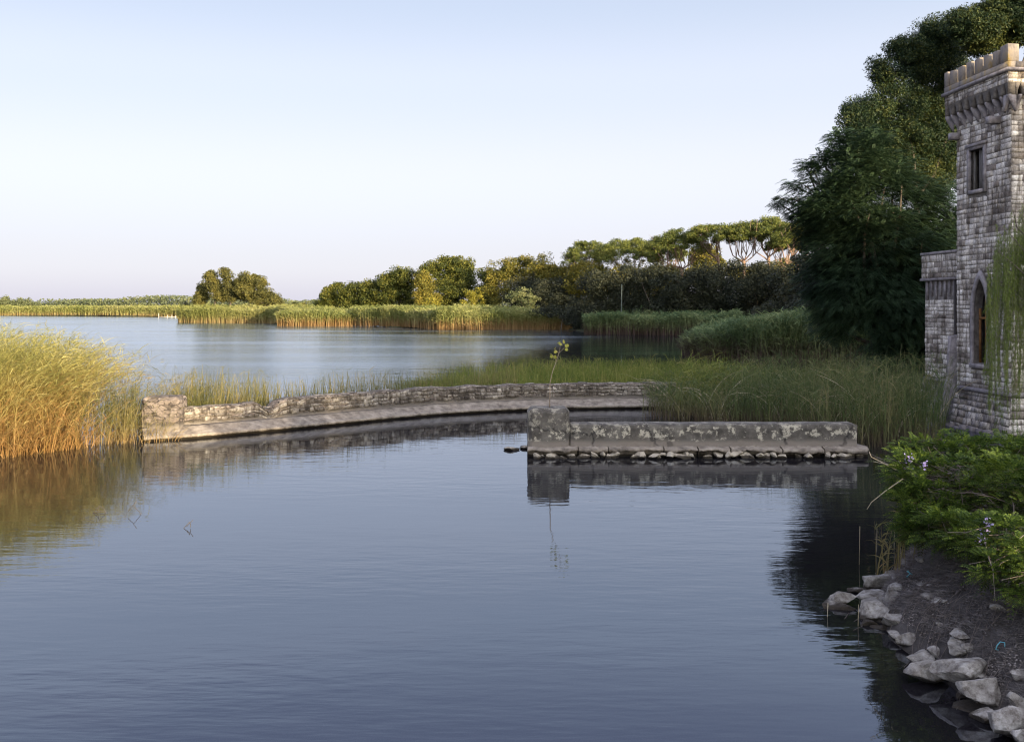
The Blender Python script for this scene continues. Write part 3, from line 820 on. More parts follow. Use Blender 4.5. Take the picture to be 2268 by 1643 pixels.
# top edge steps slightly, with a gap where stones fell out
T = np.gradient(path, axis=0); Nn = unit(np.stack([T[:, 1], -T[:, 0]], 1))
rng = np.random.default_rng(5)
seglen = np.r_[0, np.cumsum(np.linalg.norm(np.diff(path, axis=0), axis=1))]
V = []; F = []
tops = 0.90 + 0.05 * vnoise(seglen * .35, seglen * 0) + 0.06 * (vnoise(seglen * 3.2, seglen * 0, 2) - .5)
notch = np.exp(-((seglen - 4.15) / .28) ** 2) * .30
tops = np.where(seglen < 4.2, tops - 0.05, tops) - notch
prof = [(-.55, -.8), (-.55, .45), (-.53, 1.0), (-.50, 1.0), (-.12, 1.0), (-.09, .97), (-.07, .8), (-.06, .62), (-.04, .45), (-.02, .30), (0.0, -.8)]
off = -0.50
for i in range(len(path)):
    for (o, z) in prof:
        zz = z
        if z > .9: zz = tops[i] - (1.0 - z) + rng.normal(scale=.006)
        elif z > .5: zz = z / 1.0 * tops[i]
        oo = o + off + (rng.normal(scale=.012) if z > .4 else 0)
        q = path[i] + Nn[i] * oo; V.append((q[0], q[1], zz))
k = len(prof)
for i in range(len(path) - 1):
    for j in range(k): F.append((i * k + j, i * k + (j + 1) % k, (i + 1) * k + (j + 1) % k, (i + 1) * k + j))
F.append(tuple(range(k))); F.append(tuple((len(path) - 1) * k + j for j in range(k)))
mb = MB(); mb.poly(V, F); mb.build('masonry', RUBBLE, cwall)
def on_curve(u, z, w):
    f = np.clip(u / seglen[-1] * (len(path) - 1), 0, len(path) - 1.001); i_ = int(f); t_ = f - i_
    pt = path[i_] * (1 - t_) + path[i_ + 1] * t_; tp = tops[i_]; zz = z * tp
    o_ = off - .055 - .03 * (z - .62) / .4 + w; q_ = pt + Nn[i_] * o_
    return (q_[0], q_[1], zz)
rng = np.random.default_rng(73); sb_ = MB()
blocks(sb_, rng, .1, seglen[-1] - .1, .50, .97, on_curve, bw=(.12, .40), bh=(.08, .19), gap=.018, proud=(.008, .055), jit=.024)
sb_.build('face_stones', RSTONE, cwall)
sb_ = MB()
blocks(sb_, rng, .1, seglen[-1] - .1, 0, .40, lambda u, z, w: tuple(np.array(on_curve(u, 1.0, -.03 - z)) + np.array([0, 0, w])), bw=(.2, .5), bh=(.13, .25), gap=.02, proud=(.0, .035), jit=.02)
sb_.build('top_stones', RSTONE, cwall)
# apron: sloping concrete, broken lip
rng = np.random.default_rng(8)
V = []; F = []
lip = 0.05 * (vnoise(seglen * 1.3, seglen * 0, 4) - .5) + 0.04 * (vnoise(seglen * 6, seglen * 0, 5) - .5)
pr = [(-.52, -.8), (-.52, .36), (-.40, .33), (-.2, .24), (-.02, .17), (.06, .145), (.085, .12), (.07, .06), (-.02, .03), (-.06, -.8)]
for i in range(len(path)):
    for (o, z) in pr:
        q = path[i] + Nn[i] * (o + (lip[i] * 1.6 if o > 0 else 0)); V.append((q[0], q[1], z + (rng.normal(scale=.004) if z > 0 else 0)))
k = len(pr)
for i in range(len(path) - 1):
    for j in range(k): F.append((i * k + j, i * k + (j + 1) % k, (i + 1) * k + (j + 1) % k, (i + 1) * k + j))
F.append(tuple(range(k))); F.append(tuple((len(path) - 1) * k + j for j in range(k)))
mb = MB(); mb.poly(V, F); mb.build('apron', CONC, cwall)

def rough_box(x0, x1, y0, y1, z0, z1, cut=0.12, amp=0.015, bev=0.04, seed=0):
    """subdivided box with worn edges"""
    bm = bmesh.new()
    nx_, ny_, nz_ = [max(2, int(round((b_ - a) / cut))) for a, b_ in ((x0, x1), (y0, y1), (z0, z1))]
    vs = {}
    def v(i, j, k_):
        if (i, j, k_) not in vs:
            p_ = Vector((x0 + (x1 - x0) * i / nx_, y0 + (y1 - y0) * j / ny_, z0 + (z1 - z0) * k_ / nz_))
            e = sum((i in (0, nx_), j in (0, ny_), k_ == nz_))
            c = Vector(((x0 + x1) / 2, (y0 + y1) / 2, (z0 + z1) / 2))
            if e >= 2:
                if i in (0, nx_): p_.x += bev * (1 if i == 0 else -1)
                if j in (0, ny_): p_.y += bev * (1 if j == 0 else -1)
                if k_ == nz_: p_.z -= bev
            nn = mnoise.noise_vector(p_ * 3.1 + Vector((seed, 0, 0))) + mnoise.noise_vector(p_ * 9) * .5
            p_ += nn * amp
            vs[(i, j, k_)] = bm.verts.new(p_)
        return vs[(i, j, k_)]
    for i in range(nx_):
        for j in range(ny_):
            bm.faces.new((v(i, j, nz_), v(i + 1, j, nz_), v(i + 1, j + 1, nz_), v(i, j + 1, nz_)))
            bm.faces.new((v(i, j, 0), v(i, j + 1, 0), v(i + 1, j + 1, 0), v(i + 1, j, 0)))
    for i in range(nx_):
        for k_ in range(nz_):
            bm.faces.new((v(i, 0, k_), v(i + 1, 0, k_), v(i + 1, 0, k_ + 1), v(i, 0, k_ + 1)))
            bm.faces.new((v(i, ny_, k_), v(i, ny_, k_ + 1), v(i + 1, ny_, k_ + 1), v(i + 1, ny_, k_)))
    for j in range(ny_):
        for k_ in range(nz_):
            bm.faces.new((v(0, j, k_), v(0, j, k_ + 1), v(0, j + 1, k_ + 1), v(0, j + 1, k_)))
            bm.faces.new((v(nx_, j, k_), v(nx_, j + 1, k_), v(nx_, j + 1, k_ + 1), v(nx_, j, k_ + 1)))
    return bm

pl = onwater(318, 975)
bm = rough_box(-11.08, -9.96, 28.74, 29.6, -.6, 1.25, .1, .02, .05, 3)
bm_to('end_pillar', bm, RUBBLE, cwall)

# near wall
nwall = empty('pond_wall', (0.4, 25.5, 0))
tag(nwall, 'straight low wall of flaking grey render on cracked footing stones, in the pond', 'wall')
def rel(o, root):
    o.matrix_parent_inverse = Matrix.Translation(-root.location); return o
bm = rough_box(1.53, 9.18, 25.50, 26.15, .14, .86, .12, .012, .03, 5)
rel(bm_to('wall_body', bm, RENDER_, nwall), nwall)
bm = rough_box(.42, 1.53 + .001, 25.46, 26.35, .14, 1.26, .11, .015, .05, 9)
rel(bm_to('pillar', bm, RENDER_, nwall), nwall)
rng = np.random.default_rng(12)
# sloping ledge under the wall, broken into lengths by cracks
xs = [.40, 1.75, 2.55, 4.0, 4.9, 5.75, 7.1, 8.2, 9.42]
V = []; F = []
for a, b_ in zip(xs[:-1], xs[1:]):
    nn_ = int((b_ - a) / .06) + 2; st = len(V)
    for i in range(nn_):
        x = a + .012 + (b_ - a - .03) * i / (nn_ - 1)
        e1 = 0.16 * (vnoise(np.array(x * 2.1), np.array(1.0), 6) - .3) + .13 * (vnoise(np.array(x * 7.), np.array(1.0), 7) - .5) + rng.normal() * .012
        zb = .11 + .09 * (vnoise(np.array(x * 5.), np.array(2.0), 8))
        for (y, z) in ((26.25, -.5), (26.25, .24), (25.50, .27), (25.42, .245), (25.33 - e1, .225), (25.32 - e1, zb), (25.44, zb - .02), (25.5, -.5)):
            V.append((x, y + rng.normal() * .008, float(z) + rng.normal() * (.008 if z > 0 else 0)))
    for i in range(nn_ - 1):
        for j in range(8): F.append((st + i * 8 + j, st + i * 8 + (j + 1) % 8, st + (i + 1) * 8 + (j + 1) % 8, st + (i + 1) * 8 + j))
    F.append(tuple(st + j for j in range(8))); F.append(tuple(st + (nn_ - 1) * 8 + j for j in range(8)))
mb = MB(); mb.poly(V, F); rel(mb.build('ledge', CONC, nwall), nwall)

def rock_mesh(seed, sx_, sy_, sz_, cuts=9, sub=3, rough=.05):
    """angular stone: sphere cut by random planes, then roughened"""
    rnd = random.Random(seed)
    bm = bmesh.new(); bmesh.ops.create_icosphere(bm, subdivisions=sub, radius=1.0)
    for _ in range(cuts):
        nn = Vector((rnd.gauss(0, 1), rnd.gauss(0, 1), rnd.gauss(0, 1))).normalized(); dd = rnd.uniform(.38, .80)
        for v in bm.verts:
            q = v.co.dot(nn)
            if q > dd: v.co -= nn * (q - dd)
    for v in bm.verts:
        v.co += mnoise.noise_vector(v.co * 1.6 + Vector((seed * 1.3, 0, 0))) * rough * 2 + mnoise.noise_vector(v.co * 5 + Vector((seed, 3, 0))) * rough * .5
        v.co = Vector((v.co.x * sx_, v.co.y * sy_, v.co.z * sz_))
    me = bpy.data.meshes.new('rock'); bm.to_mesh(me); bm.free()
    return me
rnd = random.Random(7)
x = .5; i = 0
while x < 9.1:
    w = rnd.uniform(.08, .26)
    me = rock_mesh(100 + i, w, rnd.uniform(.12, .2), rnd.uniform(.09, .14), 13, 3, .04)
    o = link('footing_stone', me, FSTONE, nwall)
    o.location = Vector((x + w, 25.27 + rnd.uniform(-.14, .08), rnd.uniform(.0, .08))) - nwall.location
    o.rotation_euler = (rnd.uniform(-.4, .4), rnd.uniform(-.35, .35), rnd.uniform(-.6, .6))
    x += w * rnd.uniform(.9, 1.7) if rnd.random() < .88 else w * 3; i += 1
for j, (px, py, w, lb) in enumerate([(1136, 996, .26, 'flat pale stone lying alone in the water left of the pillar, farthest from it'),
                                     (1160, 993, .20, 'darker flat stone in the water touching the foot of the pillar'),
                                     (1252, 1006, .2, 'squarish stone fallen into the water before the pillar wall')]):
    P = onwater(px, py)
    o = link('rock', rock_mesh(60 + j, w, .2, .07, 8, 3, .05), FSTONE); o.location = (P.x, P.y, .03); tag(o, lb, 'rock', 'loose stones by the pond wall')

# ------------------------------------------------------------------ rocks of the near bank
BANKROCK = rough_mat('bank_rock', [(0.28, (0.10, 0.085, 0.075)), (0.48, (0.28, 0.26, 0.24)), (0.70, (0.48, 0.46, 0.44))], 4.5, 1.0, wet=(0.045, (0.035, 0.026, 0.017)), dist=0.02)
_n = BANKROCK.node_tree.nodes; _l = BANKROCK.node_tree.links; _p = _n['Principled BSDF']
_src = _p.inputs['Base Color'].links[0].from_socket; _g = _n.new('ShaderNodeNewGeometry')
_t = N(_n, 'ShaderNodeTexNoise', Scale=11.0, Detail=9.0, Roughness=0.75); _l.new(_g.outputs['Position'], _t.inputs['Vector'])
_c = mix(_n, _l, 0.85, _src, ramp(_n, _l, _t.outputs['Fac'], [(0.38, (0.32, 0.27, 0.23)), (0.52, (0.95, 0.93, 0.9)), (0.68, (1.2, 1.2, 1.2))]).outputs[0], 'MULTIPLY')
_l.new(_c, _p.inputs['Base Color'])
GR = 'stones along the near waterline'
ROCKS = [   # px, py of the middle, half width px, half height px, metres above the water, label
    (1865, 1332, 34, 15, .05, 'brownish stone farthest out in the water, tip of the heap'),
    (1862, 1350, 38, 14, -.01, 'low dark wet stone under the tip of the heap'),
    (1946, 1288, 33, 22, .12, 'rounded pale boulder at the back of the heap near the shrub'),
    (1906, 1308, 22, 8, .02, 'thin flat dark stone beside the rounded pale boulder'),
    (1990, 1278, 24, 16, .16, 'yellowish stone tucked under the dead vines behind the rounded boulder'),
    (1945, 1320, 42, 16, .10, 'long pale slab lying level in the middle of the heap'),
    (1940, 1350, 50, 28, .10, 'large angular stone rising to a ridge in the middle of the heap'),
    (1978, 1335, 24, 22, .15, 'small grey stone wedged right of the ridged angular stone'),
    (2000, 1308, 26, 26, .22, 'grey stone leaning on the bank above the heap'),
    (1995, 1378, 36, 30, .12, 'big light grey block right of the ridged angular stone'),
    (1925, 1386, 24, 10, -.01, 'brown half sunken stone below the ridged angular stone'),
    (1955, 1394, 22, 8, -.01, 'small brown stone lying in the shallows under the light grey block'),
    (1952, 1410, 20, 7, -.04, 'flat stone barely breaking the surface below the heap'),
    (2034, 1425, 38, 22, .08, 'rounded tan boulder standing alone below the light grey block'),
    (2046, 1462, 42, 15, .06, 'flat topped tan stone below the lone rounded boulder'),
    (2066, 1496, 47, 24, .08, 'white mottled boulder below the flat topped tan stone'),
    (2140, 1498, 58, 36, .20, 'largest pale boulder resting against the bank'),
    (2122, 1440, 30, 20, .30, 'grey stone set into the dark hollow above the largest boulder'),
    (2190, 1530, 52, 34, .20, 'grey stone half covered by dead vines right of the largest boulder'),
    (2142, 1541, 22, 13, .04, 'little pale wedge under the largest boulder'),
    (2180, 1555, 16, 16, .06, 'small reddish stone standing upright below the vine covered stone'),
    (2150, 1572, 34, 12, -.01, 'low dark stone in the water under the little pale wedge'),
    (2192, 1592, 36, 20, .04, 'pale stone left of the big boulder in the bottom corner'),
    (2236, 1606, 50, 34, .12, 'big pale boulder in the bottom right corner'),
    (2262, 1560, 26, 24, .25, 'grey stone above the corner boulder at the right edge'),
    (2268, 1632, 24, 26, .10, 'white stone cut by the right edge in the bottom corner'),
]
for i, (px, py, hw, hh, z, lb) in enumerate(ROCKS):
    Y = (EYE - z) * FPX / (py - HOR); sc = Y / FPX
    w, h = hw * sc * 1.2, hh * sc * 1.2
    o = link('rock', rock_mesh(200 + i, w, w * .8, h, 12, 4, .045), BANKROCK)
    o.location = ((px - CX) * sc, Y + w * .25, z); o.rotation_euler = (0, 0, 0)
    tag(o, lb, 'rock', GR)
rnd = random.Random(21)
for i in range(80):
    t = rnd.random() ** .7
    y = 9.0 + 5.6 * t; x = 4.62 + (1.0 * max(0, t - .65)) * 3 + rnd.gauss(0, .28)
    s_ = rnd.uniform(.04, .125)
    o = link('rock', rock_mesh(300 + i, s_ * rnd.uniform(1, 1.5), s_, s_ * .55, 9, 2, .05), BANKROCK)
    o.location = (x, y, max(gz(x, y), -.12) + s_ * .1); o.rotation_euler = (0, 0, rnd.uniform(0, 6))
    tag(o, 'one of the many fist sized brown stones scattered among the larger boulders at the waterline', 'rock', 'fist sized stones along the waterline')

# ------------------------------------------------------------------ leaf materials
M_LOCUST = foliage('locust_leaf', (0.012, 0.026, 0.015), (0.030, 0.058, 0.030), (0.07, 0.11, 0.05), 0.5, .2)
M_PINE = foliage('pine_needle', (0.008, 0.020, 0.010), (0.022, 0.044, 0.018), (0.10, 0.11, 0.026), 0.45, .2)
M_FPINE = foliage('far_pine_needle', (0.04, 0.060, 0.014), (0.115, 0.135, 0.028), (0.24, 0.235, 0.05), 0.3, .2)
M_OAK = foliage('oak_leaf', (0.018, 0.030, 0.008), (0.075, 0.09, 0.018), (0.22, 0.20, 0.035), 0.35, .25)
M_OLIVE = foliage('olive_green_leaf', (0.04, 0.05, 0.012), (0.15, 0.14, 0.025), (0.32, 0.25, 0.045), 0.30, .25)
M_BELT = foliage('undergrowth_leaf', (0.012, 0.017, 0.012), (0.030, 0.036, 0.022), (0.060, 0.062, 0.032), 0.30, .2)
M_YEL = foliage('yellowing_leaf', (0.10, 0.11, 0.015), (0.24, 0.22, 0.03), (0.42, 0.34, 0.05), 0.8, .35)
M_WIL = foliage('willow_leaf', (0.06, 0.085, 0.035), (0.14, 0.16, 0.07), (0.26, 0.26, 0.12), 0.6, .3)
M_EUC = foliage('eucalyptus_leaf', (0.025, 0.030, 0.014), (0.10, 0.10, 0.030), (0.24, 0.21, 0.055), 0.35, .25)
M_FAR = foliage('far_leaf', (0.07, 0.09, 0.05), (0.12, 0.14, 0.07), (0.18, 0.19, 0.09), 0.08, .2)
BARK = rough_mat('bark', [(0.3, (0.05, 0.038, 0.03)), (0.7, (0.15, 0.12, 0.095))], 5, .6, stretch=(3, 3, .6))
PBARK = rough_mat('pine_bark', [(0.3, (0.13, 0.075, 0.055)), (0.7, (0.38, 0.26, 0.20))], 4, .6, stretch=(3, 3, .6))

def limb(mb, a, b_, r0, r1, bend, rnd, seg=5, k=5):
    a = Vector(a); b_ = Vector(b_); L = (b_ - a).length
    pts = []; off = Vector((rnd.gauss(0, 1), rnd.gauss(0, 1), rnd.gauss(0, .5))) * L * bend
    for i in range(seg + 1):
        t = i / seg
        pts.append(a.lerp(b_, t) + off * math.sin(math.pi * t) + Vector((rnd.gauss(0, 1), rnd.gauss(0, 1), 0)) * L * .012 * (0 < i < seg))
    mb.tube(pts, [r0 + (r1 - r0) * i / seg for i in range(seg + 1)], k)

def tree(name, label, cat, base, blobs, mat, seed, nclump=90, cr=0.9, nleaf=55, leaf=0.35, shell=.4, bark=None, group=None, trunk=.25, asp=.55, limbs=14, droop=0, flat=.75, tk=.5):
    """base: ground point; blobs: world ellipsoids of the crown"""
    rng = np.random.default_rng(seed); rnd = random.Random(seed)
    root = empty(name, base); tag(root, label, cat, group)
    B = np.array(blobs, float); B[:, :3] -= np.array(base)[None]
    C, D = in_blobs(rng, B, nclump, shell)
    C = C[C[:, 2] > 0.1]; D = D[:len(C)]
    r = cr * rng.uniform(.6, 1.35, len(C))
    i = np.repeat(np.arange(len(C)), nleaf)
    g_ = unit(rng.normal(size=(len(i), 3))); g_[:, 2] *= flat
    rad = rng.uniform(0, 1, len(i)) ** .33
    P = C[i] + g_ * (r[i] * rad)[:, None]
    if droop: P[:, 2] -= droop * np.abs(rng.normal(size=len(i))) * rad
    mb = MB(); add_leaves(mb, rng, P, np.full(len(P), leaf), asp, unit(g_ + np.array([0, 0, .5])), .9)
    mb.build('crown', mat, root)
    if trunk:
        mb = MB(); cz = B[:, :3].mean(0); low = min((B[:, 2] - B[:, 5]).min(), cz[2])
        th = max(.4, low + (cz[2] - low) * tk)
        top = Vector((cz[0] * .5, cz[1] * .5, th))
        limb(mb, (0, 0, -.4), top, trunk, trunk * .7, .03, rnd, 6, 8)
        for j in rng.choice(len(C), min(limbs, len(C)), replace=False):
            st = Vector((0, 0, 0)).lerp(top, rnd.uniform(.6, 1))
            limb(mb, st, C[j], trunk * .42, trunk * .08, .07, rnd, 5, 5)
        mb.build('trunk', bark or BARK, root)
    return root

def px_tree(name, label, cat, Y, bx, blobs, mat, seed, depth=.8, z0=None, **kw):
    """crown given by (px, py, rx, ry) ellipses as they measure at distance Y, with real depth"""
    sc = Y / FPX; W = []; rnd = random.Random(seed)
    for (px, py, rx, ry, *dy) in blobs:
        yy = Y + (dy[0] if dy else rnd.uniform(-.3, .3) * rx * sc)
        p_ = at(px, py, yy); s2 = yy / FPX
        W.append((p_.x, p_.y, p_.z, rx * s2, rx * s2 * depth, ry * s2))
    X = (bx - CX) * sc
    z0 = gz(X, Y) if z0 is None else z0
    return tree(name, label, cat, (X, Y, max(z0, -.3)), W, mat, seed, **kw)

# ---- far umbrella pines
def umbrella(label, px, ytop, hwpx, thpx, Y, seed, group, bx=None, lean=0, mat=M_FPINE, fork=.5, leaf=.27, nb=7, dens=1.0, name='umbrella_pine', loc=None, dims=None):
    rng = np.random.default_rng(seed); rnd = random.Random(seed); sc = Y / FPX
    if loc is None:
        top = at(px, ytop, Y); R = hwpx * sc * 1.2; Tk = thpx * sc * 1.5; X0 = ((bx or px) - CX) * sc
        base = Vector((X0, Y, gz(X0, Y)))
    else:
        base = Vector(loc); R, Tk, H_ = dims; top = base + Vector((lean, 0, H_))
    root = empty(name, base); tag(root, label, 'tree', group)
    c = top - base
    n_ = int(150 * dens * max(1, R * R / 22)); q = rng.uniform(-1, 1, (n_ * 3, 2)); q = q[(q ** 2).sum(1) < 1][:n_]
    rr = np.sqrt((q ** 2).sum(1))
    lump = vnoise(q[:, 0] * 2.2 + seed, q[:, 1] * 2.2)
    zt = c.z - Tk * (.18 + .62 * rr ** 2.2) - lump * Tk * .14 - rng.uniform(0, .38, len(q)) * Tk
    C = np.stack([c.x + q[:, 0] * R, c.y + q[:, 1] * R, zt], 1)
    r = np.full(len(C), min(.8, R * .2)) * rng.uniform(.7, 1.3, len(C))
    nl = 110; i = np.repeat(np.arange(len(C)), nl)
    g_ = unit(rng.normal(size=(len(i), 3))); g_[:, 2] = g_[:, 2] * .55
    P = C[i] + g_ * (r[i] * rng.uniform(0, 1, len(i)) ** .4)[:, None]
    mb = MB(); add_leaves(mb, rng, P, np.full(len(P), leaf), .4, unit(g_ + np.array([0, 0, .6])), 1.0); mb.build('crown', mat, root)
    mb = MB(); fk = Vector((c.x * .55, c.y * .55, (c.z - Tk) * fork)); tr = .035 * c.z ** .9 * .55 + .06
    limb(mb, (0, 0, -.3), fk, tr, tr * .75, .02, rnd, 6, 8)
    for j in range(nb):
        a = 2 * math.pi * (j + rnd.random() * .6) / nb; rad = R * rnd.uniform(.45, .98)
        e = Vector((c.x + math.cos(a) * rad, c.y + math.sin(a) * rad, c.z - Tk * rnd.uniform(.55, .9)))
        st = fk * rnd.uniform(.93, 1.0); mid = st.lerp(e, .5) + Vector((rnd.gauss(0, R * .09), rnd.gauss(0, R * .09), -.07 * c.z))
        limb(mb, st, mid, tr * .36, tr * .24, .05, rnd, 3, 5); 
        limb(mb, mid, e, tr * .28, tr * .1, .05, rnd, 3, 5)
        for _ in range(2):
            e2 = e + Vector((rnd.gauss(0, R * .2), rnd.gauss(0, R * .2), rnd.uniform(0, Tk * .3)))
            limb(mb, mid, e2, tr * .2, tr * .06, .06, rnd, 3, 4)
    mb.build('trunk', PBARK, root)
    return root
GP = 'umbrella pines above the dark undergrowth'
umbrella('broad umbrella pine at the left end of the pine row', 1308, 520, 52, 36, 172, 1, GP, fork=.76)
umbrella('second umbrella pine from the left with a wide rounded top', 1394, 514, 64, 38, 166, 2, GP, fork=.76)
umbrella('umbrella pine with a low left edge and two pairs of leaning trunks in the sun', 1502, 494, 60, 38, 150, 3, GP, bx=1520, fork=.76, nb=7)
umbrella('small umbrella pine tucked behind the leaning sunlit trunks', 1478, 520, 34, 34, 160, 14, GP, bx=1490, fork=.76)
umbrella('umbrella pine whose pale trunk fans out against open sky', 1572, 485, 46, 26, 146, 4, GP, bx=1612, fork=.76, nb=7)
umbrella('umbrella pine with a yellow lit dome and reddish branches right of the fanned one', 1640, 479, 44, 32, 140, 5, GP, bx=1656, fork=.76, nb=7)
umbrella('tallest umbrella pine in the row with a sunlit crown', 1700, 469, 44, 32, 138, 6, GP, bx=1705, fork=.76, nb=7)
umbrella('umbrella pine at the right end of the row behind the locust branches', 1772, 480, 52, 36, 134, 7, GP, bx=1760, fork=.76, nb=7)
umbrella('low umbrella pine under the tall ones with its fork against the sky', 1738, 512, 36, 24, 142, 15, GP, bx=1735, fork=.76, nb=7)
# slender leaning lower trunks that stand beside them
# ---- olive coloured oaks and mixed wood behind
GO = 'sunlit oaks below the pines'
W = [  # label, Y, base px, blobs, material, nclump
    ('rounded oak at the left end of the wood, lit olive green on top', 182, 1135, [(1120, 612, 40, 36), (1160, 600, 46, 30), (1105, 650, 34, 30), (1165, 645, 45, 34)], M_OLIVE, 120),
    ('golden green oak with a level top right of the rounded end oak', 178, 1225, [(1215, 598, 46, 30), (1262, 605, 40, 34), (1240, 640, 52, 34)], M_OLIVE, 120),
    ('brownish oak under the leftmost umbrella pine', 165, 1310, [(1300, 606, 42, 22), (1335, 612, 36, 20), (1310, 636, 50, 30)], M_OLIVE, 110),
    ('yellow brown oak under the second umbrella pine', 158, 1400, [(1378, 612, 38, 20), (1425, 618, 42, 22), (1400, 640, 52, 28)], M_OLIVE, 110),
    ('olive tree between the pine trunks with a bright top', 160, 1470, [(1468, 606, 36, 20), (1500, 610, 32, 18), (1478, 628, 40, 24)], M_OLIVE, 90),
    ('bright green young pine seen between the sunlit trunks', 162, 1560, [(1560, 565, 30, 26), (1572, 588, 34, 22), (1550, 606, 34, 22)], M_OLIVE, 80),
    ('sunlit bush behind the trunk of the tallest umbrella pine', 158, 1735, [(1700, 606, 44, 16), (1745, 596, 32, 18), (1650, 610, 40, 14)], M_OLIVE, 90),
]
for i, (lb, Y, bx, bl, mt, nc) in enumerate(W):
    px_tree('oak_tree', lb, 'tree', Y, bx, bl, mt, 40 + i, group=GO, nclump=int(nc * 1.2), cr=1.25, nleaf=190, leaf=.32)
# ---- dark undergrowth belt
GB = 'dark shaded trees along the cove'
BELT = [('dark tree over the little inlet at the left of the shaded belt', 176, 1170, [(1150, 655, 40, 34), (1185, 640, 42, 36)]),
        ('bluish green shaded tree behind the fallen trunk', 168, 1245, [(1222, 650, 42, 36), (1262, 642, 44, 38)]),
        ('shaded tree left of the bare pole', 142, 1320, [(1300, 648, 40, 44), (1335, 640, 40, 44), (1310, 688, 38, 14)]),
        ('shaded tree right behind the bare pole', 141, 1395, [(1378, 640, 42, 46), (1412, 630, 38, 44)]),
        ('dark purplish tree right of the bare pole', 138, 1462, [(1450, 636, 42, 46), (1485, 630, 38, 46)]),
        ('black green tree under the sunlit leaning trunks', 136, 1530, [(1520, 640, 42, 44), (1556, 628, 38, 40)]),
        ('dark tree under the pine that fans out', 134, 1600, [(1590, 635, 42, 46), (1626, 624, 38, 40)]),
        ('dark round tree under the yellow lit pine', 132, 1668, [(1660, 640, 44, 50), (1692, 625, 36, 40)]),
        ('dark tree under the tallest umbrella pine', 128, 1738, [(1725, 642, 44, 50), (1760, 628, 40, 42)]),
        ('dark tree at the right end of the shaded belt', 118, 1810, [(1795, 650, 50, 52), (1835, 636, 44, 44)])]
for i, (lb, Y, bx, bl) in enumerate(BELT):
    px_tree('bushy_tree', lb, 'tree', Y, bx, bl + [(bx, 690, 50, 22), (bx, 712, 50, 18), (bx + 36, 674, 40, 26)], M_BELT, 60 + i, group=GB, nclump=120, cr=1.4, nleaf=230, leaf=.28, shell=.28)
GS = 'low dark bushes at the foot of the shaded belt'
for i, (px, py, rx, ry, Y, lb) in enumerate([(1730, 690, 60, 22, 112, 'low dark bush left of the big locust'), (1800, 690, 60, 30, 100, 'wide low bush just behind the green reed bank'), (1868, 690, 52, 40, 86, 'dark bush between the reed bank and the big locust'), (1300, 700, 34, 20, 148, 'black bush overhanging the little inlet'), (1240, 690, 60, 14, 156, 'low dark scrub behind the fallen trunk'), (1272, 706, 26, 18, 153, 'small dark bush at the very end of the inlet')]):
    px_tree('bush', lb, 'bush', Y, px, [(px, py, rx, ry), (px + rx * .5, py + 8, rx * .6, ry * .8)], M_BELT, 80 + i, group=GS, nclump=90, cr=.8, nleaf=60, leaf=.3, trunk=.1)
# ---- trees on the spit
GT = 'trees on the reedy spit'
SP = [('low dark tree at the left tip of the wooded spit', 205, 725, [(722, 662, 20, 24), (745, 656, 24, 28), (712, 676, 14, 12)], M_OAK, 70),
      ('dark green tree with a ragged top second from the spit tip', 202, 775, [(768, 655, 22, 28), (795, 650, 28, 26), (780, 675, 30, 16)], M_OAK, 80),
      ('low spreading oak between the ragged tree and the high oaks', 200, 830, [(825, 650, 30, 28), (850, 645, 24, 26), (838, 672, 36, 16)], M_OAK, 90),
      ('yellow speckled oak left of the tallest tree on the spit', 196, 888, [(868, 630, 30, 28), (900, 618, 36, 24), (885, 655, 44, 28), (880, 608, 16, 12)], M_OAK, 120),
      ('tallest oak on the spit with a domed crown', 192, 1005, [(985, 604, 46, 34), (1025, 608, 40, 36), (1000, 585, 34, 20), (1005, 645, 56, 34), (950, 600, 18, 18)], M_OAK, 170),
      ('narrow light green poplar before the domed oak', 188, 945, [(940, 640, 22, 30), (945, 665, 26, 22), (938, 622, 12, 18)], M_OLIVE, 60),
      ('shrub filling the gap right of the domed oak', 186, 1080, [(1080, 620, 16, 22), (1075, 655, 26, 28)], M_OAK, 60)]
for i, (lb, Y, bx, bl, mt, nc) in enumerate(SP):
    px_tree('oak_tree', lb, 'tree', Y, bx, bl, mt, 100 + i, group=GT, nclump=int(nc * 1.3), cr=1.15, nleaf=180, leaf=.34, shell=.36)
px_tree('bush', 'bright yellow bush with upright twigs before the domed oak', 'bush', 174, 1046, [(1048, 655, 22, 18), (1040, 675, 26, 16), (1060, 668, 16, 20)], M_YEL, 120, nclump=60, cr=.6, nleaf=40, leaf=.32, trunk=.12)
px_tree('bush', 'small yellow green bush left of the bright yellow one', 'bush', 176, 955, [(955, 668, 16, 14), (965, 680, 20, 10)], M_YEL, 121, nclump=26, cr=.6, nleaf=40, leaf=.32, trunk=.1)
px_tree('willow_bush', 'pale grey green willow bush right of the yellow bush', 'bush', 166, 1158, [(1140, 662, 24, 16), (1160, 655, 24, 16), (1172, 672, 26, 20), (1188, 668, 10, 18)], M_WIL, 122, nclump=70, cr=.6, nleaf=45, leaf=.30, trunk=.12)
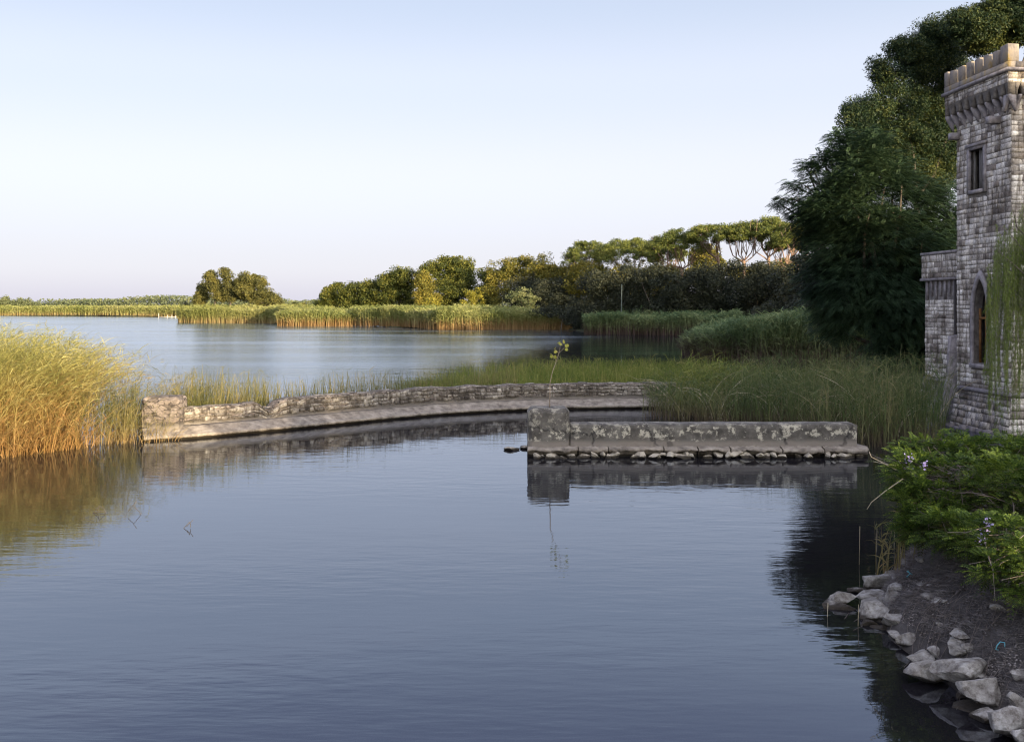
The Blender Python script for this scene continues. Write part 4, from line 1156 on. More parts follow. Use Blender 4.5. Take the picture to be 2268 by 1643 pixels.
# ---- eucalyptus group on the left
GE = 'tall trees on the reed island'
E = [('dark rounded tree at the left end of the island group', 236, 448, [(446, 655, 14, 22), (440, 668, 12, 10), (455, 640, 12, 14)], 60),
     ('tall tree leaning left with a plume shaped top', 232, 478, [(470, 622, 17, 22), (480, 645, 20, 24), (464, 610, 10, 11), (492, 655, 14, 16)], 80),
     ('tallest tree of the island group with a narrow split top', 230, 512, [(503, 612, 11, 13), (512, 630, 14, 18), (520, 650, 20, 18), (498, 603, 8, 6)], 60),
     ('broad sunlit tree on the right of the island group', 228, 556, [(545, 622, 20, 16), (568, 618, 17, 14), (552, 645, 30, 24), (578, 630, 12, 12), (535, 632, 12, 14)], 110),
     ('low drooping tree at the right end of the island group', 226, 600, [(588, 656, 18, 14), (605, 664, 18, 12), (575, 668, 20, 12), (618, 672, 9, 5)], 60)]
for i, (lb, Y, bx, bl, nc) in enumerate(E):
    px_tree('eucalyptus_tree', lb, 'tree', Y, bx, bl, M_EUC, 130 + i, group=GE, nclump=int(nc * 1.5), cr=1.0, nleaf=150, leaf=.36, shell=.6, trunk=.25)
px_tree('bush', 'small dark bush at the left tip of the reed island', 'bush', 240, 410, [(411, 678, 8, 7)], M_BELT, 137, nclump=16, cr=.6, nleaf=40, leaf=.4, trunk=.08)
px_tree('bush', 'thin olive bush in the gap between island and spit', 'bush', 222, 660, [(655, 676, 12, 5), (672, 677, 9, 4)], M_OLIVE, 138, nclump=24, cr=.5, nleaf=30, leaf=.35, trunk=.08)
# ---- far shore
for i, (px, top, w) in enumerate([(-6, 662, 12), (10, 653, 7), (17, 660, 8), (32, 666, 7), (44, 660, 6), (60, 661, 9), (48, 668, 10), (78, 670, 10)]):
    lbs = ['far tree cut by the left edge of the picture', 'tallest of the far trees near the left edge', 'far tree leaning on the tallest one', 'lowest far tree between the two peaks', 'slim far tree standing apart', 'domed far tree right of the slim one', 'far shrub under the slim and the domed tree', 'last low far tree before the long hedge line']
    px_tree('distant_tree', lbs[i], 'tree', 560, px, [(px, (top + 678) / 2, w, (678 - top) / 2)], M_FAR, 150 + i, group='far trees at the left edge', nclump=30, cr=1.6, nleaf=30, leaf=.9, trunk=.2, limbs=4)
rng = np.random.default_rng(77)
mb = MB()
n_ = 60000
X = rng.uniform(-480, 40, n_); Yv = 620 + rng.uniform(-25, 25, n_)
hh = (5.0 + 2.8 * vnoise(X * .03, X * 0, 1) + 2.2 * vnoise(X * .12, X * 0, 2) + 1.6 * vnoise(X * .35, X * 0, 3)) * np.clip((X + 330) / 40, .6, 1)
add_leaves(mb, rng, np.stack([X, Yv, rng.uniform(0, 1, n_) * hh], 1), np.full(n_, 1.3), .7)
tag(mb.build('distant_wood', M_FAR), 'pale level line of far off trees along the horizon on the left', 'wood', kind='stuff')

# ------------------------------------------------------------------ big dark trees behind the tower
def pinnate(mb, rng, P, D, L, npair=7, lw=.028, ll=.06):
    """compound leaves: rows of leaflets either side of a rachis from P along D with a droop"""
    n = len(P); D = unit(D); side = unit(np.cross(D, np.array([[0, 0, 1.]]) + rng.normal(scale=.25, size=(n, 3))))
    t = np.linspace(.15, 1, npair)
    Q = P[:, None] + D[:, None] * (t[None, :, None] * L[:, None, None]); Q[:, :, 2] -= (t[None] ** 2) * L[:, None] * .35
    for sgn in (-1, 1):
        prof = np.sin(np.pi * (t * .8 + .15))
        A = Q; l_ = ll * (.6 + .5 * prof)
        o = (side * sgn)[:, None] * l_[None, :, None] + D[:, None] * (l_ * .45)[None, :, None]
        o[:, :, 2] -= l_[None] * .25
        w = D[:, None] * (lw * .5)
        V = np.stack([A, A + o * .5 + w, A + o, A + o * .5 - w], 2).reshape(-1, 3)
        k_ = n * npair; mb.quads(V, np.arange(4 * k_).reshape(k_, 4))

def feather_tree(name, label, cat, base, blobs, mat, seed, ncl, nleaf, L, cr, sub=5, lw=.045, ll=.1, trunk=.3, group=None, shell=.35, npair=6, nmain=16):
    rng = np.random.default_rng(seed); rnd = random.Random(seed)
    root = empty(name, base); tag(root, label, cat, group)
    B = np.array(blobs, float); B[:, :3] -= np.array(base)[None]
    C, _ = in_blobs(rng, B, ncl, shell); C = C[C[:, 2] > .2]
    cen = B[:, :3].mean(0)
    i = np.repeat(np.arange(len(C)), nleaf)
    g_ = unit(rng.normal(size=(len(i), 3))); g_[:, 2] *= .45
    r = cr * rng.uniform(.6, 1.3, len(C))
    out = unit(C - cen); out[:, 2] *= .3
    P = C[i] + g_ * (r[i] * rng.uniform(.1, 1, len(i)))[:, None]
    D = g_ + out[i] * .9 + np.array([0, 0, -.1])
    mb = MB(); pinnate(mb, rng, P, D, L * rng.uniform(.6, 1.3, len(P)), npair, lw, ll); mb.build('crown', mat, root)
    mb = MB(); hub = Vector((cen[0] * .3, cen[1] * .3, max(1.0, (B[:, 2] - B[:, 5]).min() + .8)))
    limb(mb, (0, 0, -.5), hub, trunk, trunk * .8, .03, rnd, 5, 8)
    for j in rng.choice(len(C), min(len(C), nmain), replace=False):
        limb(mb, hub * rnd.uniform(.75, 1), C[j], trunk * .38, .03, .06, rnd, 6, 5)
    mb.build('trunk', BARK, root)
    return root

def wb(Y, L):
    out = []
    for (px, py, rx, ry, dy) in L:
        p_ = at(px, py, Y + dy); s_ = (Y + dy) / FPX; out.append((p_.x, p_.y, p_.z, rx * s_, max(rx, 40) * s_ * .8, ry * s_))
    return out
Yl = 44
bx = at(1990, 700, Yl)
feather_tree('locust_tree', 'huge dark locust tree with feathery drooping leaves beside the tower', 'tree', (bx.x, Yl, gz(bx.x, Yl)),
    wb(Yl, [(1960, 560, 105, 110, 0), (2055, 500, 75, 120, 1), (1900, 640, 65, 75, -1), (1985, 690, 80, 70, -1.5), (2070, 640, 62, 110, -.5),
            (1900, 480, 75, 60, 0), (1965, 400, 70, 55, .5), (1850, 560, 50, 60, 0), (1830, 470, 55, 38, 0), (1925, 330, 48, 50, .5), (1885, 400, 48, 50, 0), (1830, 620, 55, 55, .5), (1858, 700, 50, 50, .5), (2010, 770, 90, 50, -1)]),
    M_LOCUST, 7, 900, 46, .34, .75, trunk=.4, nmain=24)
bx2 = at(1965, 700, 45)
feather_tree('locust_tree', 'thin airy locust tree against the sky at the left of the huge one', 'tree', (bx2.x, 45.5, gz(bx2.x, 45.5)),
    wb(45.5, [(1745, 444, 26, 12, 0), (1772, 410, 30, 14, 0), (1800, 378, 28, 20, .3), (1838, 345, 28, 24, 0), (1790, 470, 55, 22, 0), (1840, 410, 36, 40, .3), (1860, 310, 16, 26, .3), (1820, 430, 40, 34, 0), (1800, 520, 50, 30, 0), (1865, 360, 26, 40, 0)]),
    M_LOCUST, 9, 190, 26, .34, .55, trunk=.2, nmain=60, shell=.6)
# maritime pines behind
def puffy_pine(label, Y, bxp, bl, seed, ncl, r, nl=330, leaf=.15, group=None):
    b_ = at(bxp, 700, Y)
    return tree('maritime_pine', label, 'tree', (b_.x, Y, gz(b_.x, Y)), wb(Y, bl), M_PINE, seed, nclump=ncl, cr=r, nleaf=nl, leaf=leaf, shell=.35, bark=BARK, trunk=.2, asp=.3, limbs=3, group=group, flat=.8, tk=0.0)
GM = 'maritime pines rising behind the tower'
puffy_pine('dark puffy pine rising above the locust, left edge in soft bumps', 51, 2040, [(1925, 250, 42, 36, 0), (1975, 190, 42, 40, 0), (2030, 130, 50, 40, 1), (2090, 100, 46, 34, 1), (1905, 300, 30, 40, 0), (2000, 270, 70, 60, 1.5), (2070, 220, 70, 70, 2), (2085, 320, 60, 70, 2), (1975, 330, 50, 40, 1), (2060, 390, 60, 60, 2), (2030, 330, 70, 60, 2.5), (2110, 260, 60, 90, 3), (2080, 160, 70, 60, 3), (2130, 330, 50, 90, 3), (1950, 280, 60, 60, 1.5), (1958, 158, 34, 30, 0), (2008, 108, 36, 30, 0), (2060, 70, 34, 26, 1), (1950, 350, 60, 50, 1), (1890, 345, 30, 40, 1), (2110, 60, 36, 26, 0), (1890, 260, 34, 30, 0)], 31, 820, .62, group=GM)
puffy_pine('topmost sunlit pine above the battlements, cut by the top right corner', 47, 2230, [(2140, 55, 34, 32, 0), (2190, 40, 44, 36, 0), (2240, 60, 44, 40, 1), (2240, 5, 48, 40, 0), (2290, 30, 50, 60, 0), (2180, 95, 50, 20, 1), (2330, 60, 50, 80, 1)], 33, 420, .5, group=GM)
# the wood that goes on to the right and behind, which shades the pond
rnd = random.Random(99)
proto = None
def grove(src, pts, labelf, group):
    for k_, (x, y, s_) in enumerate(pts):
        r = src.copy(); COL.objects.link(r); r.location = (x, y, gz(x, y)); r.rotation_euler = (0, 0, rnd.uniform(0, 6.28)); r.scale = (s_, s_, s_)
        r['label'] = labelf; r['group'] = group
        for ch in src.children:
            c = ch.copy(); COL.objects.link(c); c.parent = r
    return
src = tree('holm_oak', 'broad holm oak in the villa garden right of the picture', 'tree', (40, 8, gz(40, 8)),
    [(40, 8, 9.5, 5.5, 5.5, 4), (37, 6, 7.5, 4, 4, 3.5), (43, 10, 7.5, 4, 4, 3.5), (41, 4, 7, 4, 4, 3.6), (39, 11, 12, 3.5, 3.5, 3)], M_BELT, 400, nclump=260, cr=1.1, nleaf=60, leaf=.42, trunk=.4, group='holm oaks of the villa garden')
pts = [(37, -22, .9), (47, -27, 1.2), (51, -20, 1.5), (57, -18, 1.5), (40, -14, 1.0), (48, -14, 1.4), (57, -8, 1.3), (60, 2, 1.2), (58, 12, 1.2), (57, 22, 1.2), (55, 32, 1.2), (54, 42, 1.2), (52, 52, 1.2), (50, 62, 1.2), (50, 72, 1.2), (48, 82, 1.2), (47, 92, 1.2), (46, 102, 1.15), (30, 40, .8), (38, 108, 1.1)]
grove(src, pts, 'holm oak of the garden and wood right of the picture, outside the frame', 'holm oaks of the villa garden')
# ------------------------------------------------------------------ reeds and sedges (uncountable stems: stuff)
R_LEFT = foliage('golden_reed', (0.11, 0.12, 0.03), (0.26, 0.25, 0.07), (0.46, 0.40, 0.16), 1.3, .3, zr=(0.4, 2.3, (0.33, 0.19, 0.07)))
R_GRN = foliage('green_sedge', (0.07, 0.105, 0.018), (0.155, 0.19, 0.035), (0.32, 0.28, 0.09), 0.7, .3, zr=(0.0, .35, (0.16, 0.11, 0.05)))
R_EDGE = foliage('wall_sedge', (0.07, 0.085, 0.03), (0.16, 0.15, 0.05), (0.30, 0.24, 0.10), 0.8, .3, zr=(0.0, .5, (0.30, 0.20, 0.09)))
R_DARK = foliage('shaded_sedge', (0.035, 0.062, 0.022), (0.085, 0.12, 0.038), (0.24, 0.21, 0.10), 0.7, .3, zr=(0.0, .7, (0.12, 0.085, 0.055)))
R_BANK = foliage('reed_bank', (0.055, 0.10, 0.045), (0.125, 0.18, 0.075), (0.28, 0.31, 0.14), 0.25, .3, zr=(0.4, 1.9, (0.085, 0.055, 0.045)))
R_MID = foliage('mid_reed', (0.13, 0.16, 0.045), (0.23, 0.25, 0.08), (0.38, 0.36, 0.15), 0.15, .3, zr=(0.6, 1.9, (0.30, 0.19, 0.085)))
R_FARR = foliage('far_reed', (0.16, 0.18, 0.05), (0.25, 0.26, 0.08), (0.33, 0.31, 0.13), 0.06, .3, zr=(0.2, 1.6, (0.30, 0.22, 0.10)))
R_STRAW = foliage('straw', (0.26, 0.21, 0.14), (0.44, 0.37, 0.25), (0.62, 0.54, 0.40), 2.0, .2)

def bed(name, label, poly, n, h, mat, seed, w=.02, leaves=4, ll=.45, lw=.02, lean=(0, 0), lv=.12, hf=None, seg=3, z=0.0, cat='reeds', hv=.2, front=None, plume=0.0):
    """front: fraction of the stems crowded along the first edge of the polygon (the waterside)"""
    rng = np.random.default_rng(seed)
    q = scatter_poly(rng, poly, n)
    if front:
        k_ = int(n * front[0]); a = front[1]; A = np.array(a, float)
        seg_ = rng.uniform(0, len(A) - 1 - 1e-6, k_); i0 = seg_.astype(int); t = (seg_ - i0)[:, None]
        pp = A[i0] * (1 - t) + A[i0 + 1] * t + np.abs(rng.normal(scale=front[2], size=(k_, 1))) * np.array([[0.15, 1.0]]) + rng.normal(scale=.15, size=(k_, 2))
        q[:k_] = pp
    zz = land_h(q); zz = np.clip(zz, -.15, 3)
    B = np.stack([q[:, 0], q[:, 1], zz], 1)
    H = np.full(n, h) * (0.85 + 0.3 * vnoise(q[:, 0] * .35, q[:, 1] * .35, seed))
    if hf is not None: H = H * hf(q)
    mb = MB(); reeds(mb, rng, B, H, hv, w, lean, lv, leaves, ll, lw, seg, plume)
    o = mb.build(name, mat); tag(o, label, cat, kind='stuff'); return o

# left clump of tall golden reeds, bent to the right
bed('golden_reeds', 'tall golden common reeds leaning in the sun at the left edge of the pond', [(-20, 25.5), (-16, 25.3), (-13.9, 25.9), (-12.9, 27.2), (-13.2, 29.5), (-14.5, 31.5), (-20, 32.5)], 6500, 2.95, R_LEFT, 1,
    w=.015, leaves=6, ll=.5, lw=.016, lean=(.36, .05), lv=.22, hf=lambda q: np.interp(q[:, 0], [-16, -14.4, -13.5, -12.9], [1.03, 1.0, .88, .7]), seg=4, plume=.22)
bed('golden_reeds', 'fringe of thin drying reed stems standing in the water before the golden reeds', [(-16, 24.6), (-13.2, 25.2), (-11.8, 27.0), (-12.0, 28), (-14, 26.4), (-17, 25.4)], 900, 1.5, R_LEFT, 2,
    w=.016, leaves=2, ll=.4, lw=.016, lean=(.2, -.1), lv=.4, hv=.5)
bed('green_reeds', 'greener thinner reeds between the golden reeds and the wall pillar', [(-12.4, 27.2), (-11.1, 27.9), (-11.0, 29.4), (-9.8, 30.2), (-10.2, 32), (-12.6, 31)], 900, 1.75, R_EDGE, 3,
    w=.013, leaves=3, ll=.5, lw=.014, lean=(.05, 0), lv=.2, hv=.35)
# thin stems behind the curved wall
thin = [(-10.3, 30.2), (-8.9, 31.0), (-6.6, 33.0), (-4.6, 35.0), (-2.5, 37.2), (0.2, 38.2), (0.2, 40.5), (-4.5, 38.8), (-8, 35), (-11, 33)]
bed('thin_sedge', 'sparse thin sedge stems standing in the water behind the curved wall', thin, 2300, 1.55, R_EDGE, 4, w=.022, leaves=1, ll=.4, lw=.012, lv=.10, hv=.35,
    hf=lambda q: np.interp(q[:, 0], [-10, -7.5, -3, 0], [1.05, .8, .8, .85]))
bed('thin_sedge', 'denser olive sedge tuft behind the pillar of the curved wall', [(-11.0, 29.8), (-9.6, 30.0), (-8.0, 31.8), (-8.4, 33.5), (-11.5, 33)], 600, 1.6, R_EDGE, 5, w=.013, leaves=2, ll=.45, lw=.012, lv=.12, hv=.3)
# green field of bulrush behind the wall
bed('green_sedge_field', 'broad fresh green sedge field between the curved wall and the cove', [(-3.4, 37.6), (0, 38.0), (5, 38.6), (11, 38.2), (15, 36.5), (14.5, 46), (9, 50.5), (2, 49.5), (-2.6, 46.5), (-5.2, 41.5)], 15000, 1.22, R_GRN, 6,
    w=.022, leaves=1, ll=.45, lw=.016, lv=.10, hv=.22, hf=lambda q: np.interp(q[:, 0], [-5, -2, 2], [.75, .95, 1.0]))
# taller dark sedges between the two walls
bed('tall_sedge', 'tall shaded sedges between the two walls and the tower', [(4.6, 34.0), (6.5, 31.5), (8.8, 29), (9.7, 26.8), (11.3, 26.0), (12.2, 27.2), (13.2, 29.5), (13.9, 33), (14, 38.5), (9, 38.0), (5.6, 36.9)], 3900, 1.9, R_DARK, 7,
    w=.016, leaves=3, ll=.7, lw=.014, lv=.16, hv=.3, hf=lambda q: np.interp(q[:, 0], [4.5, 7, 10, 12, 14], [.75, .86, 1.05, 1.15, 1.12]), plume=.12)
bed('green_reeds', 'few loose reed stems standing before the left end of the curved wall', [(-11.9, 27.5), (-10.9, 27.6), (-9.6, 28.3), (-10.4, 28.6), (-11.6, 28.4)], 90, 1.0, R_EDGE, 23, w=.012, leaves=3, ll=.35, lw=.012, lean=(.1, 0), lv=.3, hv=.5)
rng = np.random.default_rng(18)
mb = MB()
n_ = 150
q = np.concatenate([scatter_poly(rng, [(8.0, 30.5), (12, 27), (13.6, 33), (12, 36), (8.5, 35)], 90), scatter_poly(rng, [(5.2, 34.5), (7.5, 33.0), (8.3, 36), (6, 36.8)], 60)])
az = rng.uniform(-.5, .9, n_) * 1.2; L = rng.uniform(1.5, 2.3, n_); s_ = np.where(rng.uniform(size=n_) < .7, 1.0, -1.0)
D1 = np.stack([s_ * L * .45 * np.cos(az), L * .3 * np.sin(az), L * 1.35], 1); D2 = np.stack([s_ * L * .35, L * 0.05 * np.sin(az), -L * rng.uniform(.5, .95, n_)], 1)
strips(mb, np.c_[q, np.zeros(n_)], D1, D2, np.full(n_, .032), unit(rng.normal(size=(n_, 3))), 8, .2, .8)
tag(mb.build('arching_blades', R_STRAW), 'pale dry blades arching over the shaded sedges', 'dry grass', kind='stuff')
# pale green tuft left of the shaded sedges
bed('sedge_tuft', 'pale green arching reed tuft behind the middle of the straight wall', [(5.6, 34.6), (7.6, 34.2), (8.0, 35.8), (6.2, 36.3)], 260, 2.05, R_GRN, 19, w=.018, leaves=5, ll=.8, lw=.02, lean=(.25, 0), lv=.22, hv=.2)
# green reed bank at the foot of the locust
rb = [(13.6, 74), (14.6, 69.5), (17.5, 66.5), (21, 65.6), (24, 65)]
bed('green_reed_bank', 'thick bluish green reed bank on the right side of the cove', rb + [(30, 66), (30, 80), (24, 84), (16, 82), (13.6, 78)], 15000, 3.0, R_BANK, 8,
    w=.045, leaves=6, ll=.7, lw=.06, lv=.13, hv=.14, hf=lambda q: np.interp(q[:, 0], [13.5, 16.5, 20], [.55, .92, 1.05]), front=(.5, rb, 1.6))
# reeds across the cove
rc = [(10.2, 133), (14, 131.5), (19, 129), (24, 125.5), (29, 122)]
bed('cove_reeds', 'green reed strip across the cove with a sunlit patch on top', rc + [(30, 128), (28, 140), (12, 142)], 9000, 2.7, R_BANK, 9, w=.08, leaves=5, ll=.7, lw=.10, lv=.10, hv=.13, front=(.6, rc, 1.5))
rd = [(-30.5, 183.5), (-20, 172), (-12, 159.5), (-5, 158.5), (2, 158), (9.3, 157.5)]
bed('spit_reeds', 'long reed belt at the foot of the spit, brown stems under green tops', rd + [(11, 163), (0, 172), (-20, 186), (-32, 192)], 20000, 3.0, R_MID, 10, w=.11, leaves=5, ll=.8, lw=.13, lv=.08, hv=.12, hf=lambda q: np.interp(q[:, 0], [3, 6], [1.0, .72]), front=(.6, rd, 2.0))
re_ = [(-45, 184.5), (-42, 183), (-37, 182.5), (-30.5, 183)]
bed('reed_clump', 'short bright reed clump that juts into the lake left of the long belt', re_ + [(-29, 192), (-44, 194)], 5200, 2.7, R_MID, 11, w=.12, leaves=5, ll=.8, lw=.14, lv=.10, hv=.14, front=(.5, re_, 2.0))
rf = [(-80, 232), (-77, 223), (-72, 219), (-64, 216), (-53, 211), (-48, 200), (-45, 193)]
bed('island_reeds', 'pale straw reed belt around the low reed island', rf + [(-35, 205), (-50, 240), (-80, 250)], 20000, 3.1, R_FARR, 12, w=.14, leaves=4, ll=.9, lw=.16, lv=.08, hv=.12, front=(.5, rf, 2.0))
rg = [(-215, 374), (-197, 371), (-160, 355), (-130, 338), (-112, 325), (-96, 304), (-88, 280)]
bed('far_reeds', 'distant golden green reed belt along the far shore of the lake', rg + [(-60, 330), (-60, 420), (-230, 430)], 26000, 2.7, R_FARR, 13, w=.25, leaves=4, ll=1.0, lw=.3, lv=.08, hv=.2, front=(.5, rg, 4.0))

# ------------------------------------------------------------------ small things on the far water
MT = rough_mat('pale_post', [(0.3, (0.35, 0.32, 0.28)), (0.7, (0.62, 0.58, 0.52))], 3, .2)
for i, (sx_, hgt_) in enumerate([(468, 14), (494, 9), (507, 9), (518, 8), (526, 13)]):
    P = onwater(sx_ * .7507, 704.3)
    mb = MB(); mb.tube([(0, 0, -.8), (0.03, 0, hgt_ * .7507 * P.y / FPX)], [.12, .09], 6)
    o = mb.build('mooring_post', MT); o.location = P
    tag(o, ['tall white post at the left end of the low jetty by the far shore', 'second short white post from the left on the far jetty', 'short white post in the middle of the far jetty', 'last short white post before the tall right one on the far jetty', 'tall white post at the right end of the far jetty'][i], 'post', 'posts of the far jetty')
mb = MB(); a = onwater(352, 704.6); b_ = onwater(395, 704.8)
mb.box(a.x, b_.x, a.y - .3, a.y + .4, .25, .40); o = mb.build('low_jetty', MT); tag(o, 'low white plank jetty by the far shore left of the reed island', 'jetty')
# fishing hut in the reeds
P = onwater(256, 699.5)
hut = empty('fishing_hut', (P.x, P.y - 3, 0)); tag(hut, 'small tumbledown fishing hut with a pale slanting roof in the far reeds', 'hut')
RED = rough_mat('red_brown_board', [(.3, (.14, .06, .045)), (.7, (.28, .14, .11))], 2, .2)
PAL = rough_mat('pale_sheet', [(.3, (.40, .40, .42)), (.7, (.65, .65, .68))], 2, .2)
mb = MB(); mb.box(-2.2, .6, -1.2, 1.6, .3, 2.0); mb.build('wall', RED, hut)
V, F = prism([(-.9, 3.1), (-.5, 3.2), (1.5, 2.1), (3.2, 2.6), (3.2, 2.3), (1.6, 1.8)], -1.8, 1.9, lambda a, b_, w: (a, w, b_)); mb = MB(); mb.poly(V, F); mb.build('roof', PAL, hut)
V, F = prism([(.61, .2), (1.4, .2), (2.4, 1.9), (1.5, 2.0)], -1.6, 1.4, lambda a, b_, w: (a, w, b_)); mb = MB(); mb.poly(V, F); mb.build('panel', PAL, hut)
mb = MB(); mb.box(-4.5, -1.9, -1.6, -.6, -.1, .45); mb.build('landing', WOOD, hut)
mb = MB(); mb.box(-.9, .4, -1.9, -1.3, .1, .9); mb.build('boat_bow', PAL, hut)
# bare pole and fallen trunk on the shore of the cove
P = at(1372, 694, 136); mb = MB(); mb.tube([(0, 0, -1), (0.1, 0, 5.5)], [.09, .06], 6)
o = mb.build('bare_pole', rough_mat('grey_green_pole', [(.3, (.06, .075, .065)), (.7, (.12, .14, .12))], 3, .2)); o.location = (P.x, 134, 1.4); tag(o, 'tall bare pole standing upright before the dark trees of the cove', 'pole')
mb = MB(); rnd = random.Random(5); a = at(1195, 691, 164); b_ = at(1258, 691, 163.5); c = at(1290, 684, 162)
mb.tube([a, a.lerp(b_, .5) + Vector((0, 0, -.05)), b_, c], [.12, .14, .16, .1], 6)
tag(mb.build('fallen_trunk', MT), 'pale fallen trunk lying over the shore left of the inlet', 'log')
mb = MB(); mb.box(a.x - 1, b_.x + .8, 163, 166, -.3, 2.72); tag(mb.build('quay', CONC), 'low grey quay under the fallen trunk beside the inlet', 'quay')

# ------------------------------------------------------------------ sapling on the pillar
sap = empty('sapling', (1.0, 25.85, 1.24)); tag(sap, 'thin fig sapling with few yellow green leaves growing on the pillar', 'sapling')
sc = 25.85 / FPX
pp = [(1217, 903), (1218, 870), (1218, 848), (1224, 822), (1232, 800), (1238, 782), (1241, 765)]
pts = [at(a, b_, 25.85) - sap.location for a, b_ in pp]; pts[0] = Vector((pts[0].x, 0, -.03))
mb = MB(); mb.tube(pts, [.014, .012, .011, .009, .008, .006, .004], 6)
tw = [((1232, 800), (1226, 790)), ((1232, 800), (1222, 784)), ((1238, 782), (1228, 772)), ((1238, 782), (1250, 770)), ((1241, 765), (1246, 758)), ((1241, 765), (1236, 760))]
for a, b_ in tw: mb.tube([at(*a, 25.85) - sap.location, at(*b_, 25.83) - sap.location], [.005, .003], 5)
mb.build('stem', rough_mat('pale_stem', [(.3, (.20, .15, .11)), (.7, (.38, .30, .22))], 8, .2), sap)
LEAFY = foliage('fig_leaf', (0.16, 0.17, 0.03), (0.30, 0.30, 0.05), (0.42, 0.38, 0.08), 6, .4)
rng = np.random.default_rng(30)
for (a, b_) in [(1226, 788), (1221, 783), (1229, 770), (1251, 768), (1246, 756), (1236, 758), (1243, 760), (1256, 771), (1233, 776), (1219, 792)]:
    p_ = at(a, b_, 25.84) - sap.location; mb = MB()
    ax = Vector((rng.normal(), rng.normal(), rng.normal() - .4)).normalized(); sd = ax.cross(Vector((0, -1, .3))).normalized()
    l_ = rng.uniform(.09, .13); V = [p_]
    for k_, (t, w_) in enumerate([(.2, .35), (.45, .5), (.55, .25), (.8, .42), (1.0, 0), (.8, -.42), (.55, -.25), (.45, -.5), (.2, -.35)]): V.append(p_ + ax * l_ * t + sd * l_ * w_)
    mb.poly(V, [(0, 1, 2, 3, 4, 5, 6, 7, 8, 9)]); mb.build('leaf', LEAFY, sap)

# ------------------------------------------------------------------ twigs and single stems in the near water
TW = rough_mat('dark_twig', [(.3, (.05, .04, .035)), (.7, (.12, .10, .085))], 8, .2)
for i, (px, py, L, lb) in enumerate([(222, 1136, [(-16, 0, -2, -16), (-2, -16, 12, 0), (-8, 2, -4, -14), (-16, 0, 8, -3), (12, 0, -2, 3)], 'cluster of bent dark twigs poking from the water before the golden reeds'),
                                     (302, 1140, [(-18, -8, 0, -30), (-6, -20, 14, 10)], 'two crossed thin twigs in the water right of the twig cluster'),
                                     (413, 1170, [(-8, 2, 6, -14), (6, -14, 8, -2), (0, -4, 14, -18)], 'small forked dark twig out on the calm water')]):
    P = onwater(px, py); s_ = P.y / FPX; mb = MB()
    for a, b_, c, e in L: mb.tube([(a * s_, 0, max(-b_ * s_, -.05)), ((a + c) / 2 * s_, .05, (-b_ - e) / 2 * s_ + .01), (c * s_, .02, max(-e * s_, -.05))], .005, 5)
    o = mb.build('twig', TW); o.location = P; tag(o, lb, 'twig')
for i, (px, y0, y1) in enumerate([(1903, 1165, 1250), (1941, 1170, 1222), (2445 * .7507, 0, 0), (1900, 1338, 1385), (1994, 1122, 1230), (1980, 1150, 1215), (1832, 1335, 1365)]):
    if y0 == 0: continue
    P = onwater(px, y1); mb = MB(); mb.tube([(0, 0, -.1), (.01, 0, (y1 - y0) * P.y / FPX)], [.006, .004], 5)
    o = mb.build('dry_stem', R_STRAW); o.location = P
    tag(o, ['tall dry stem standing alone left of the shrub', 'shorter dry stem right of the lone tall one', '', 'thin stem in the water above the heap tip', 'pale stem against the lower left side of the shrub', 'second pale stem beside the shrub foot', 'short stem left of the heap tip'][i], 'reed stem', 'single stems in the pond')

# ------------------------------------------------------------------ near shrub
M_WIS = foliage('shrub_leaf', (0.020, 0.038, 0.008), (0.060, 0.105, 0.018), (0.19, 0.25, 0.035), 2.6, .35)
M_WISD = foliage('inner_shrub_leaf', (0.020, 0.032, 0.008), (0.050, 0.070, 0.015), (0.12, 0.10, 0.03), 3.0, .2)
VINE = rough_mat('dead_vine', [(.3, (.07, .055, .05)), (.7, (.22, .18, .16))], 8, .3)
FL = foliage('lilac_petal', (0.30, 0.24, 0.55), (0.45, 0.38, 0.72), (0.68, 0.62, 0.88), 20, .35)
sh = empty('wisteria_shrub', (6.6, 12.2, gz(6.6, 12.2))); tag(sh, 'sprawling bright green wisteria with a few lilac flowers on the near right bank', 'shrub')
SHB = [(1968, 1018, 44, 10, 13.6), (2010, 1022, 42, 16, 13.4), (2040, 1050, 62, 45, 13.0), (2060, 1000, 60, 34, 14.0), (2130, 998, 80, 30, 14.2), (2215, 1005, 90, 36, 14.2), (2290, 1010, 80, 44, 13.6),
       (2060, 1110, 75, 55, 12.6), (2130, 1070, 90, 60, 12.8), (2230, 1090, 90, 70, 12.2), (2300, 1120, 80, 90, 11.6), (2050, 1165, 60, 42, 12.4), (2110, 1175, 70, 45, 11.8), (2175, 1200, 80, 50, 11.2),
       (2255, 1220, 85, 65, 10.6), (2310, 1260, 70, 70, 10.0), (2020, 1120, 38, 50, 12.9), (2205, 1265, 50, 26, 10.2), (2262, 1300, 50, 30, 9.8)]
blobs = []
for (px, py, rx, ry, Y) in SHB:
    p_ = at(px, py, Y); s_ = Y / FPX; blobs.append((p_.x - sh.location.x, p_.y - sh.location.y, p_.z - sh.location.z, rx * s_, max(rx, 55) * s_ * 1.0, ry * s_))
rng = np.random.default_rng(41)
C, Dd = in_blobs(rng, blobs, 520, .16)
i = np.repeat(np.arange(len(C)), 13)
g_ = unit(rng.normal(size=(len(i), 3)) * np.array([1, 1, .8])); g_[:, 2] = np.abs(g_[:, 2]) * .6
P = C[i] + g_ * rng.uniform(.02, .14, (len(i), 1)); D = g_ + Dd[i] * .8 + np.array([-.15, -.1, .25])
mb = MB(); pinnate(mb, rng, P, D, rng.uniform(.10, .20, len(P)), 7, .015, .038); mb.build('foliage', M_WIS, sh)
